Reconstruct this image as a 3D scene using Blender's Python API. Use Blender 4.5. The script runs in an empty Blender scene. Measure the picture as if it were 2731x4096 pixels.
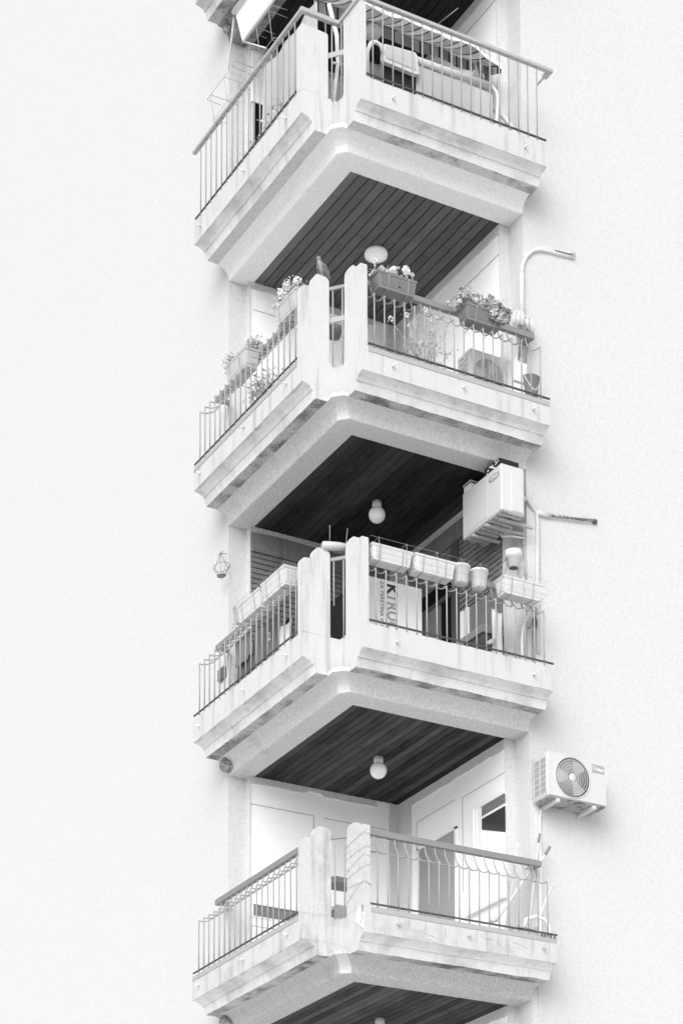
import bpy, math, random
from mathutils import Vector, Matrix
S = bpy.context.scene
COL = S.collection
R = math.radians
Z0 = 17.3          # height of the top floor's bottom rail above the ground
H = 2.9            # storey height

# ------------------------------------------------------------------ camera
cam_d = bpy.data.cameras.new('camera')
cam = bpy.data.objects.new('camera', cam_d); COL.objects.link(cam)
F_PX, CX, CY, W_PX, H_PX = 9019.23, 1376.92, 5573.82, 2731.0, 4096.0
YAW, PITCH, ROLL = 1.06459, 0.09929, -0.0040
fw = Vector((math.cos(PITCH)*math.cos(YAW), math.cos(PITCH)*math.sin(YAW), math.sin(PITCH)))
r0 = Vector((math.sin(YAW), -math.cos(YAW), 0)); u0 = r0.cross(fw)
rt = math.cos(ROLL)*r0 + math.sin(ROLL)*u0
up = -math.sin(ROLL)*r0 + math.cos(ROLL)*u0
m = Matrix((rt, up, -fw)).transposed().to_4x4()
m.translation = Vector((-10.1854, -18.6951, -15.6717 + Z0))
cam.matrix_world = m
cam_d.sensor_fit = 'HORIZONTAL'; cam_d.sensor_width = 36.0
cam_d.lens = F_PX/W_PX*36.0
cam_d.shift_x = (W_PX/2 - CX)/W_PX
cam_d.shift_y = (CY - H_PX/2)/W_PX
cam_d.clip_start = 0.1; cam_d.clip_end = 2000
S.camera = cam

# ------------------------------------------------------------------ sky, sun, exposure
SUN_EL, SUN_AZ = R(33), R(225)       # azimuth of the direction towards the sun, measured from +X
w = bpy.data.worlds.new('World'); S.world = w; w.use_nodes = True
nt = w.node_tree; nt.nodes.clear()
sky = nt.nodes.new('ShaderNodeTexSky'); sky.sky_type = 'NISHITA'; sky.sun_disc = False
sky.sun_elevation = SUN_EL; sky.sun_rotation = R(90) - SUN_AZ
sky.dust_density = 4.0; sky.air_density = 1.0
bw = nt.nodes.new('ShaderNodeRGBToBW')          # a black and white photograph: the sky gives neutral light
bg = nt.nodes.new('ShaderNodeBackground'); bg.inputs['Strength'].default_value = 0.14
out = nt.nodes.new('ShaderNodeOutputWorld')
nt.links.new(sky.outputs[0], bw.inputs[0]); nt.links.new(bw.outputs[0], bg.inputs[0]); nt.links.new(bg.outputs[0], out.inputs[0])
sd = bpy.data.lights.new('sun', 'SUN'); sd.energy = 1.15; sd.angle = R(60); sd.color = (1, 1, 1)
so = bpy.data.objects.new('sun', sd); COL.objects.link(so)
sdir = Vector((math.cos(SUN_EL)*math.cos(SUN_AZ), math.cos(SUN_EL)*math.sin(SUN_AZ), math.sin(SUN_EL)))
so.rotation_euler = sdir.to_track_quat('Z', 'Y').to_euler(); so.location = sdir*60
S.view_settings.view_transform = 'Standard'; S.view_settings.look = 'None'
S.view_settings.exposure = 0.39; S.view_settings.gamma = 1.0
S.cycles.use_denoising = True
S.cycles.max_bounces = 10; S.cycles.diffuse_bounces = 6
S.render.film_transparent = False

# ------------------------------------------------------------------ materials
MATS = {}
def mat(name, v, rough=0.75, speckle=None, bump=None, streak=None, patch=None, spec=0.3, metal=0.0, emit=None, trans=0.0):
    """grey procedural material. speckle=(scale, amount); bump=(scale, strength, metres);
    streak=(amount, scale): vertical runs of dirt; patch=(scale, lo, hi, value): blotches of another value"""
    mt = bpy.data.materials.new(name); mt.use_nodes = True
    t = mt.node_tree; n = t.nodes; L = t.links; p = n['Principled BSDF']
    p.inputs['Roughness'].default_value = rough
    p.inputs['Specular IOR Level'].default_value = spec
    p.inputs['Metallic'].default_value = metal
    geo = n.new('ShaderNodeNewGeometry')
    val = n.new('ShaderNodeValue'); val.outputs[0].default_value = v
    cur = val.outputs[0]
    def noise(scale, detail=3, vec=None, rgh=0.6):
        q = n.new('ShaderNodeTexNoise'); q.inputs['Scale'].default_value = scale; q.inputs['Detail'].default_value = detail
        q.inputs['Roughness'].default_value = rgh
        L.new(vec if vec else geo.outputs['Position'], q.inputs['Vector']); return q.outputs['Fac']
    def math2(op, a, b):
        q = n.new('ShaderNodeMath'); q.operation = op
        for i, x in enumerate((a, b)):
            if isinstance(x, (int, float)): q.inputs[i].default_value = x
            else: L.new(x, q.inputs[i])
        return q.outputs[0]
    def remap(a, lo, hi, o0, o1):
        q = n.new('ShaderNodeMapRange'); q.interpolation_type = 'SMOOTHSTEP'
        q.inputs[1].default_value = lo; q.inputs[2].default_value = hi; q.inputs[3].default_value = o0; q.inputs[4].default_value = o1
        L.new(a, q.inputs[0]); return q.outputs[0]
    if patch:
        f = remap(noise(patch[0], 5, None, 0.65), patch[1], patch[2], 0.0, 1.0)
        q = n.new('ShaderNodeMix'); q.data_type = 'FLOAT'
        L.new(f, q.inputs[0]); L.new(cur, q.inputs[2]); q.inputs[3].default_value = patch[3]; cur = q.outputs[0]
    if streak:
        mp = n.new('ShaderNodeMapping'); mp.inputs['Scale'].default_value = (1, 1, 0.09)
        L.new(geo.outputs['Position'], mp.inputs['Vector'])
        f = remap(noise(streak[1], 4, mp.outputs[0]), 0.5, 0.72, 1.0, 1.0 - streak[0]); cur = math2('MULTIPLY', cur, f)
    if speckle:
        f = remap(noise(speckle[0], 2), 0.25, 0.75, 1 - speckle[1], 1 + speckle[1]); cur = math2('MULTIPLY', cur, f)
    L.new(cur, p.inputs['Base Color'])
    if bump:
        b = n.new('ShaderNodeBump'); b.inputs['Strength'].default_value = bump[1]; b.inputs['Distance'].default_value = bump[2]
        L.new(noise(bump[0], 4), b.inputs['Height']); L.new(b.outputs[0], p.inputs['Normal'])
    if emit:
        p.inputs['Emission Color'].default_value = (1, 1, 1, 1); p.inputs['Emission Strength'].default_value = emit
    if trans:
        p.inputs['Transmission Weight'].default_value = trans
    MATS[name] = mt
    return mt

mat('stucco', 0.62, 0.95, patch=(16, 0.44, 0.62, 0.595), speckle=(62, 0.10), bump=(44, 0.5, 0.010), spec=0.1)
mat('pier_stucco', 0.62, 0.95, speckle=(42, 0.09), bump=(34, 0.6, 0.014), spec=0.1, streak=(0.10, 6))
mat('parapet_paint', 0.575, 0.85, speckle=(55, 0.05), bump=(22, 0.25, 0.006), streak=(0.24, 8), patch=(2.2, 0.52, 0.70, 0.53), spec=0.15)
mat('parapet_worn', 0.56, 0.85, speckle=(55, 0.06), bump=(16, 0.4, 0.008), streak=(0.28, 9), patch=(3.4, 0.50, 0.64, 0.48), spec=0.15)
mat('moulding_paint', 0.72, 0.85, speckle=(60, 0.05), streak=(0.16, 7), patch=(1.9, 0.45, 0.70, 0.52), spec=0.15)
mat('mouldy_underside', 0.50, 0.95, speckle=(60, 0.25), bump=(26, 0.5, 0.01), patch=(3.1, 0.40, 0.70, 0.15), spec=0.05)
mat('beam_new', 0.80, 0.95, speckle=(40, 0.07), bump=(30, 0.6, 0.012), patch=(1.2, 0.62, 0.8, 0.66), spec=0.05)
mat('beam_render', 0.64, 0.95, speckle=(38, 0.12), bump=(30, 0.9, 0.018), patch=(1.6, 0.58, 0.75, 0.5), spec=0.05)
mat('beam_old', 0.52, 0.95, speckle=(38, 0.15), bump=(28, 1.0, 0.02), patch=(2.0, 0.55, 0.7, 0.42), spec=0.05)
mat('beam_dirty', 0.30, 0.95, speckle=(38, 0.25), bump=(28, 1.0, 0.02), patch=(6, 0.45, 0.6, 0.2), spec=0.05)
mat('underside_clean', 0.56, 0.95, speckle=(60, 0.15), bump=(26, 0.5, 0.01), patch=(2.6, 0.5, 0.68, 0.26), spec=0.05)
mat('chamfer_patch', 0.66, 0.9, speckle=(40, 0.05), spec=0.1)
mat('coping_tile', 0.40, 0.6, speckle=(80, 0.06))
mat('rail_paint', 0.35, 0.5, speckle=(90, 0.06))
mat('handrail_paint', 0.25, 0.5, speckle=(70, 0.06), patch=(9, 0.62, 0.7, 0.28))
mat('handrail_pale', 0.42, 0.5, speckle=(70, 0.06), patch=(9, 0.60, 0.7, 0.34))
mat('rusty_bar', 0.075, 0.8, speckle=(80, 0.3))
mat('rust', 0.14, 0.9, patch=(30, 0.5, 0.6, 0.5))
mat('white_panel', 0.94, 0.6, speckle=(60, 0.03), spec=0.2)
mat('white_frame', 0.86, 0.5, spec=0.3)
mat('joint_line', 0.30, 0.9)
mat('band_render', 0.62, 0.95, speckle=(38, 0.12), bump=(40, 0.9, 0.014), spec=0.05)
mat('brown_box', 0.19, 0.7, streak=(0.3, 10), speckle=(30, 0.15))
mat('brown_frame', 0.075, 0.6, speckle=(40, 0.15))
mat('glass_dark', 0.05, 0.08, spec=0.6)
mat('glass_grey', 0.19, 0.25, speckle=(30, 0.1), spec=0.5)
mat('void', 0.012, 0.9, spec=0.0)
mat('white_plastic', 0.66, 0.45, speckle=(70, 0.03), spec=0.4)
mat('white_glass', 0.97, 0.25, spec=0.4)
mat('ac_metal', 0.60, 0.45, speckle=(60, 0.025), spec=0.35)
mat('ac_under', 0.34, 0.6, patch=(9, 0.52, 0.62, 0.12))
mat('ac_badge', 0.36, 0.5)
mat('ac_text', 0.88, 0.5)
mat('ac_dark', 0.30, 0.7)
mat('ac_blade', 0.52, 0.5)
mat('galv', 0.5, 0.45, speckle=(50, 0.08), metal=0.2)
mat('box_plastic', 0.21, 0.55, speckle=(60, 0.05), spec=0.35)
mat('box_plastic_pale', 0.52, 0.55, speckle=(60, 0.04), spec=0.35)
mat('soil', 0.05, 0.95, bump=(60, 0.8, 0.01))
mat('leaf_pale', 0.56, 0.6, speckle=(25, 0.35))
mat('leaf_mid', 0.46, 0.6, speckle=(25, 0.35))
mat('petal', 0.88, 0.6, speckle=(60, 0.06))
mat('stem', 0.45, 0.6)
mat('wire', 0.36, 0.5)
mat('dark_wire', 0.13, 0.6)
mat('pigeon_grey', 0.27, 0.8, patch=(24, 0.48, 0.60, 0.13), speckle=(60, 0.15))
mat('pigeon_head', 0.26, 0.8); mat('pigeon_wing', 0.15, 0.8, speckle=(50, 0.4)); mat('pigeon_beak', 0.45, 0.5)
mat('mud', 0.36, 0.95, bump=(34, 1.0, 0.03), speckle=(40, 0.5))
mat('cloth_grey', 0.21, 0.9, bump=(14, 0.5, 0.02), speckle=(60, 0.08))
mat('curtain', 0.34, 0.8)
mat('cloth_midgrey', 0.12, 0.9, bump=(14, 0.5, 0.02), speckle=(60, 0.1))
mat('cloth_dark', 0.03, 0.9, bump=(14, 0.5, 0.02))
mat('cloth_white', 0.72, 0.8, bump=(10, 0.4, 0.02))
mat('tarp_grey', 0.44, 0.7, bump=(5, 0.4, 0.03), speckle=(60, 0.04))
mat('awning_fabric', 0.84, 0.8, speckle=(60, 0.03))
mat('swing_grey', 0.46, 0.8, bump=(8, 0.3, 0.02), speckle=(60, 0.05))
mat('swing_cushion', 0.52, 0.8, speckle=(60, 0.05))
mat('lit_stripe', 0.80, 0.8, streak=(0.35, 40))  # canopy's front valance: the light falling on it is put into a paler colour
mat('tube_white', 0.68, 0.4)
mat('tube_grey', 0.24, 0.5)
mat('card_white', 0.86, 0.7, speckle=(60, 0.02))
mat('ink_dark', 0.05, 0.7); mat('ink_grey', 0.36, 0.7)
mat('dotted_dark', 0.02, 0.5)
mat('cabinet_dark', 0.10, 0.5, speckle=(40, 0.2)); mat('cabinet_top', 0.28, 0.5)
mat('mop_string', 0.72, 0.9, speckle=(90, 0.2))
mat('hose', 0.75, 0.5)
mat('bucket_grey', 0.22, 0.5)
mat('bottle', 0.70, 0.2, spec=0.5, trans=0.35)
mat('wrap_sheet', 0.54, 0.6, bump=(9, 0.7, 0.03), streak=(0.1, 5), speckle=(40, 0.05))
mat('conduit', 0.70, 0.6, speckle=(40, 0.05)); mat('crack', 0.20, 0.95)
mat('cement_patch', 0.68, 0.95, speckle=(30, 0.15), bump=(30, 1, 0.02))
mat('ground_paving', 0.82, 0.9, speckle=(1.5, 0.08))

def wood(name, lo, hi, pitch, x0):
    mt = bpy.data.materials.new(name); mt.use_nodes = True
    t = mt.node_tree; n = t.nodes; L = t.links; p = n['Principled BSDF']
    p.inputs['Roughness'].default_value = 0.6; p.inputs['Specular IOR Level'].default_value = 0.2
    geo = n.new('ShaderNodeNewGeometry')
    mp = n.new('ShaderNodeMapping'); mp.inputs['Scale'].default_value = (1, 0.05, 1); L.new(geo.outputs['Position'], mp.inputs['Vector'])
    g = n.new('ShaderNodeTexNoise'); g.inputs['Scale'].default_value = 70; g.inputs['Detail'].default_value = 5; L.new(mp.outputs[0], g.inputs['Vector'])
    # one value per board
    sx = n.new('ShaderNodeSeparateXYZ'); L.new(geo.outputs['Position'], sx.inputs[0])
    def M(op, a, b):
        q = n.new('ShaderNodeMath'); q.operation = op
        for i, x in enumerate((a, b)):
            if isinstance(x, (int, float)): q.inputs[i].default_value = x
            else: L.new(x, q.inputs[i])
        return q.outputs[0]
    idx = M('FLOOR', M('DIVIDE', M('SUBTRACT', sx.outputs[0], x0), pitch), 0)
    idx = M('ADD', M('MULTIPLY', idx, 3.71), M('MULTIPLY', M('FLOOR', sx.outputs[2], 0), 7.3))
    wn = n.new('ShaderNodeTexWhiteNoise'); wn.noise_dimensions = '1D'; L.new(idx, wn.inputs['W'])
    kn = n.new('ShaderNodeTexNoise'); kn.inputs['Scale'].default_value = 4.5; kn.inputs['Detail'].default_value = 4
    mp2 = n.new('ShaderNodeMapping'); mp2.inputs['Scale'].default_value = (1.6, 0.5, 1); L.new(geo.outputs['Position'], mp2.inputs['Vector']); L.new(mp2.outputs[0], kn.inputs['Vector'])
    f = M('ADD', M('MULTIPLY', g.outputs['Fac'], 0.45), M('MULTIPLY', wn.outputs['Value'], 0.35))
    f = M('ADD', f, M('MULTIPLY', kn.outputs['Fac'], 0.35))
    q = n.new('ShaderNodeMapRange'); q.inputs[1].default_value = 0.40; q.inputs[2].default_value = 0.82; q.inputs[3].default_value = lo; q.inputs[4].default_value = hi
    L.new(f, q.inputs[0]); L.new(q.outputs[0], p.inputs['Base Color'])
    b = n.new('ShaderNodeBump'); b.inputs['Strength'].default_value = 0.25; b.inputs['Distance'].default_value = 0.004
    L.new(g.outputs['Fac'], b.inputs['Height']); L.new(b.outputs[0], p.inputs['Normal'])
    MATS[name] = mt
wood('wood_mid', 0.07, 0.15, 0.117, 0.70)
wood('wood_dark', 0.008, 0.060, 0.098, 0.70)
wood('wood_aged', 0.003, 0.085, 0.098, 0.70)
wood('wood_black', 0.008, 0.02, 0.117, 0.70)

def striped(name, x_pitch):
    mt = bpy.data.materials.new(name); mt.use_nodes = True
    t = mt.node_tree; n = t.nodes; L = t.links; p = n['Principled BSDF']; p.inputs['Roughness'].default_value = 0.85
    geo = n.new('ShaderNodeNewGeometry'); sx = n.new('ShaderNodeSeparateXYZ'); L.new(geo.outputs['Position'], sx.inputs[0])
    a = n.new('ShaderNodeMath'); a.operation = 'DIVIDE'; a.inputs[1].default_value = x_pitch; L.new(sx.outputs[0], a.inputs[0])
    b = n.new('ShaderNodeMath'); b.operation = 'FRACT'; L.new(a.outputs[0], b.inputs[0])
    cr = n.new('ShaderNodeValToRGB'); cr.color_ramp.interpolation = 'CONSTANT'
    e = cr.color_ramp.elements
    stops = [(0, .60), (.30, .04), (.38, .88), (.42, .45), (.46, .92), (.52, .5), (.56, .92), (.62, .5), (.66, .9), (.72, .04), (.80, .60)]
    e[0].position = 0; e[0].color = (stops[0][1],)*3 + (1,)
    e[1].position = stops[1][0]; e[1].color = (stops[1][1],)*3 + (1,)
    for ps, v in stops[2:]:
        q = e.new(ps); q.color = (v, v, v, 1)
    L.new(b.outputs[0], cr.inputs[0]); L.new(cr.outputs[0], p.inputs['Base Color'])
    tl = n.new('ShaderNodeBsdfTranslucent'); L.new(cr.outputs[0], tl.inputs[0]); mx = n.new('ShaderNodeMixShader'); mx.inputs[0].default_value = 0.55
    L.new(p.outputs[0], mx.inputs[1]); L.new(tl.outputs[0], mx.inputs[2]); L.new(mx.outputs[0], n['Material Output'].inputs[0])
    MATS[name] = mt
striped('striped_canvas', 0.235)

# ------------------------------------------------------------------ mesh builder
class MB:
    def __init__(s): s.v = []; s.f = []; s.mi = []; s.sm = []
    def add(s, vs, fs, mi=0, smooth=False):
        o = len(s.v); s.v += [tuple(x) for x in vs]
        for f in fs: s.f.append([i+o for i in f]); s.mi.append(mi); s.sm.append(smooth)
        return s
    def box(s, x0, x1, y0, y1, z0, z1, mi=0, bev=0.0):
        if bev <= 0:
            v = [(x, y, z) for x in (x0, x1) for y in (y0, y1) for z in (z0, z1)]
            return s.add(v, [(0,1,3,2),(4,6,7,5),(0,4,5,1),(2,3,7,6),(0,2,6,4),(1,5,7,3)], mi)
        b = bev
        def ring(z, i): return [(x0+i,y0+b,z),(x0+b,y0+i,z),(x1-b,y0+i,z),(x1-i,y0+b,z),(x1-i,y1-b,z),(x1-b,y1-i,z),(x0+b,y1-i,z),(x0+i,y1-b,z)]
        rs = [ring(z0, b*.8), ring(z0+b, 0), ring(z1-b, 0), ring(z1, b*.8)]
        v = sum(rs, []); f = []
        for k in range(3):
            for i in range(8): j = (i+1) % 8; f.append((k*8+i, k*8+j, k*8+8+j, k*8+8+i))
        f += [tuple(range(7, -1, -1)), tuple(range(24, 32))]
        return s.add(v, f, mi)
    def prism(s, poly, axis, a, b, mi=0, caps=True, mis=None, cap_mi=None):
        """poly: 2D points; axis 'x': poly is (y,z) swept along x; 'y': (x,z); 'z': (x,y)"""
        def P(p, t): return {'x': (t, p[0], p[1]), 'y': (p[0], t, p[1]), 'z': (p[0], p[1], t)}[axis]
        n = len(poly); v = [P(p, a) for p in poly] + [P(p, b) for p in poly]
        for i in range(n):
            j = (i+1) % n
            s.add([v[i], v[j], v[n+j], v[n+i]], [(0, 1, 2, 3)], mis[i] if mis else mi)
        if caps: s.add(v, [tuple(range(n-1, -1, -1)), tuple(range(n, 2*n))], mi if cap_mi is None else cap_mi)
        return s
    def cast(s, poly, axis, a, b, step, jit, rnd, mis=None, cap_mi=0, keep=()):
        """like prism, in short lengths whose profile points wander a little: worn concrete edges; keep: points left alone"""
        n = len(poly); k = max(2, int((b-a)/step)); rows = []; wob = [0.0]*n
        for i in range(k+1):
            t = a+(b-a)*i/k; row = []
            for q, p in enumerate(poly):
                wob[q] = wob[q]*.6+rnd.uniform(-1, 1)*jit
                if rnd.random() < .03: wob[q] += jit*2
                d = 0 if q in keep else wob[q]
                p2 = (p[0]+abs(d)*.5, p[1]+d)
                row.append({'x': (t, p2[0], p2[1]), 'y': (p2[0], t, p2[1])}[axis])
            rows.append(row)
        for i in range(k):
            for q in range(n):
                j = (q+1) % n; s.add([rows[i][q], rows[i][j], rows[i+1][j], rows[i+1][q]], [(0, 1, 2, 3)], mis[q] if mis else 0)
        s.add(rows[0], [tuple(range(n-1, -1, -1))], cap_mi); s.add(rows[-1], [tuple(range(n))], cap_mi)
        return s
    def tube(s, pts, r, n=6, mi=0, caps=True, closed=False):
        pts = [Vector(p) for p in pts]; rs = r if isinstance(r, (list, tuple)) else [r]*len(pts)
        v = []; f = []; prev = None; m_ = len(pts)
        for i, p in enumerate(pts):
            if closed: d = pts[(i+1) % m_] - pts[i-1]
            else: d = pts[min(i+1, m_-1)] - pts[max(i-1, 0)]
            if d.length < 1e-9: d = Vector((0, 0, 1))
            d.normalize()
            if prev is None:
                a = Vector((0, 0, 1)) if abs(d.z) < .9 else Vector((1, 0, 0)); x = d.cross(a).normalized()
            else:
                x = prev - d*prev.dot(d)
                x = x.normalized() if x.length > 1e-6 else d.orthogonal().normalized()
            prev = x; y = d.cross(x)
            for k in range(n):
                t = 2*math.pi*k/n; v.append(p + rs[i]*(math.cos(t)*x + math.sin(t)*y))
        rng = m_ if closed else m_-1
        for i in range(rng):
            for k in range(n):
                a_, b_ = i*n+k, i*n+(k+1) % n; c_ = ((i+1) % m_)*n
                f.append((a_, b_, c_+(k+1) % n, c_+k))
        if caps and not closed: f += [tuple(range(n-1, -1, -1)), tuple(range((m_-1)*n, m_*n))]
        return s.add(v, f, mi, True)
    def lathe(s, prof, c, n=20, mi=0, axis='z', sx=1, sy=1):
        """prof: (radius, height) list"""
        v = []; f = []
        for r, h in prof:
            for k in range(n):
                t = 2*math.pi*k/n; a, b = r*math.cos(t)*sx, r*math.sin(t)*sy
                v.append({'z': (c[0]+a, c[1]+b, c[2]+h), 'y': (c[0]+a, c[1]+h, c[2]+b), 'x': (c[0]+h, c[1]+a, c[2]+b)}[axis])
        for i in range(len(prof)-1):
            for k in range(n): f.append((i*n+k, i*n+(k+1) % n, (i+1)*n+(k+1) % n, (i+1)*n+k))
        f += [tuple(range(n-1, -1, -1)), tuple(range((len(prof)-1)*n, len(prof)*n))]
        return s.add(v, f, mi, True)
    def ball(s, c, r, n=14, mi=0, jit=0, rnd=None, sc=(1, 1, 1)):
        m_ = max(5, n*2//3); v = []; f = []
        for i in range(m_+1):
            ph = math.pi*i/m_
            for k in range(n):
                t = 2*math.pi*k/n; q = r*(1+(rnd.uniform(-jit, jit) if jit else 0))
                v.append((c[0]+sc[0]*q*math.sin(ph)*math.cos(t), c[1]+sc[1]*q*math.sin(ph)*math.sin(t), c[2]+sc[2]*q*math.cos(ph)))
        for i in range(m_):
            for k in range(n): f.append((i*n+k, (i+1)*n+k, (i+1)*n+(k+1) % n, i*n+(k+1) % n))
        return s.add(v, f, mi, True)
    def leaf(s, c, r, rnd, mi=0, up=0.0):
        d = Vector((rnd.uniform(-1, 1), rnd.uniform(-1, 1), rnd.uniform(-1, 1)+up)); d.normalize()
        x = d.orthogonal().normalized(); y = d.cross(x); c = Vector(c); t = rnd.uniform(0, 6.28)
        x, y = math.cos(t)*x+math.sin(t)*y, -math.sin(t)*x+math.cos(t)*y
        v = [c + r*(math.cos(a)*x + .8*math.sin(a)*y) + d*r*.25*math.cos(2*a) for a in [k*math.pi/3 for k in range(6)]]
        return s.add(v, [(0, 1, 2, 3, 4, 5)], mi)
    def sheet(s, fn, nu, nv, mi=0, thick=0.004):
        """fn(u,v)->point; a thin solid cloth"""
        P = [[Vector(fn(i/nu, j/nv)) for j in range(nv+1)] for i in range(nu+1)]
        nr = (P[-1][0]-P[0][0]).cross(P[0][-1]-P[0][0]); nr.normalize(); nr *= thick
        v = [p for row in P for p in row]; k = len(v); v += [p+nr for p in v]; f = []
        for i in range(nu):
            for j in range(nv):
                a, b, c, d = i*(nv+1)+j, (i+1)*(nv+1)+j, (i+1)*(nv+1)+j+1, i*(nv+1)+j+1
                f.append((a, b, c, d)); f.append((k+d, k+c, k+b, k+a))
        ed = [i*(nv+1) for i in range(nu+1)]
        for e0 in ([i*(nv+1) for i in range(nu+1)], [i*(nv+1)+nv for i in range(nu+1)], list(range(nv+1)), [nu*(nv+1)+j for j in range(nv+1)]):
            for a, b in zip(e0, e0[1:]): f.append((a, b, k+b, k+a))
        return s.add(v, f, mi, True)

LOC = {}
FO = 0.0                                  # height of the floor frame being built
def floor(k):
    global FO
    FO = Z0 - H*k
def thing(name, label, cat, loc, group=None):
    o = bpy.data.objects.new(name, None); COL.objects.link(o); o.empty_display_size = 0.1
    p = Vector((loc[0], loc[1], loc[2]+FO)); o.location = p; LOC[o] = p
    o['label'] = label; o['category'] = cat
    if group: o['group'] = group
    return o
def mesh(name, mb, mats, origin):
    me = bpy.data.meshes.new(name)
    me.from_pydata([(x-origin.x, y-origin.y, z+FO-origin.z) for x, y, z in mb.v], [], mb.f)
    for i, q in enumerate(me.polygons): q.material_index = mb.mi[i]; q.use_smooth = mb.sm[i]
    for mm in ([mats] if isinstance(mats, str) else mats): me.materials.append(MATS[mm])
    me.update(); return me
def part(name, mb, mats, parent, label=None):
    """a mesh in floor-frame coordinates, made a child of parent"""
    p = LOC[parent]; o = bpy.data.objects.new(name, mesh(name, mb, mats, p)); COL.objects.link(o); o.parent = parent; LOC[o] = p
    if label: o['label'] = label
    return o
def single(name, mb, mats, label, cat, loc, group=None):
    p = Vector((loc[0], loc[1], loc[2]+FO)); o = bpy.data.objects.new(name, mesh(name, mb, mats, p)); COL.objects.link(o)
    o.location = p; LOC[o] = p; o['label'] = label; o['category'] = cat
    if group: o['group'] = group
    return o
def dup(o, parent, off):
    c = o.copy(); COL.objects.link(c); c.parent = parent; c.location = Vector(o.location)+Vector(off); return c
def text_mb(body, size, to3d, depth=0.002, mi=0, bold=0.0):
    """flat lettering; to3d maps (x, y) of the text to a point, third argument is the depth"""
    cu = bpy.data.curves.new('lettering', 'FONT'); cu.body = body; cu.size = size; cu.offset = bold; cu.resolution_u = 3
    ob = bpy.data.objects.new('lettering', cu); COL.objects.link(ob)
    bpy.context.view_layer.update(); dg = bpy.context.evaluated_depsgraph_get()
    me = bpy.data.meshes.new_from_object(ob.evaluated_get(dg)); mb = MB()
    mb.add([to3d(v.co.x, v.co.y) for v in me.vertices], [list(p.vertices) for p in me.polygons], mi)
    bpy.data.objects.remove(ob); bpy.data.curves.remove(cu); bpy.data.meshes.remove(me)
    return mb

# ------------------------------------------------------------------ ground
FO = 0.0
g = MB(); g.add([(-600, -600, 0), (600, -600, 0), (600, 600, 0), (-600, 600, 0)], [(0, 1, 2, 3)])
go = bpy.data.objects.new('ground', mesh('ground', g, 'ground_paving', Vector((0, 0, 0)))); COL.objects.link(go); go['kind'] = 'structure'

# ------------------------------------------------------------------ the building
FW = 0.435                                # facade planes: x = FW on the left, y = FW on the right
floor(0); FO = 0.0
bld = thing('apartment_building', 'white stucco apartment tower with a cut-away corner stacked with loggias', 'building', (FW, FW, 0))
TOP = 26.0
part('wall', MB().box(FW, 1.2, 3.06, 30, 0, TOP), 'stucco', bld, 'rough white wall left of the balconies')
part('wall', MB().box(2.68, 32, FW, 1.2, 0, TOP), 'stucco', bld, 'rough white wall right of the balconies')
XB, YB = 2.57, 2.97                       # loggia walls (right: x = XB, back: y = YB)

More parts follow.
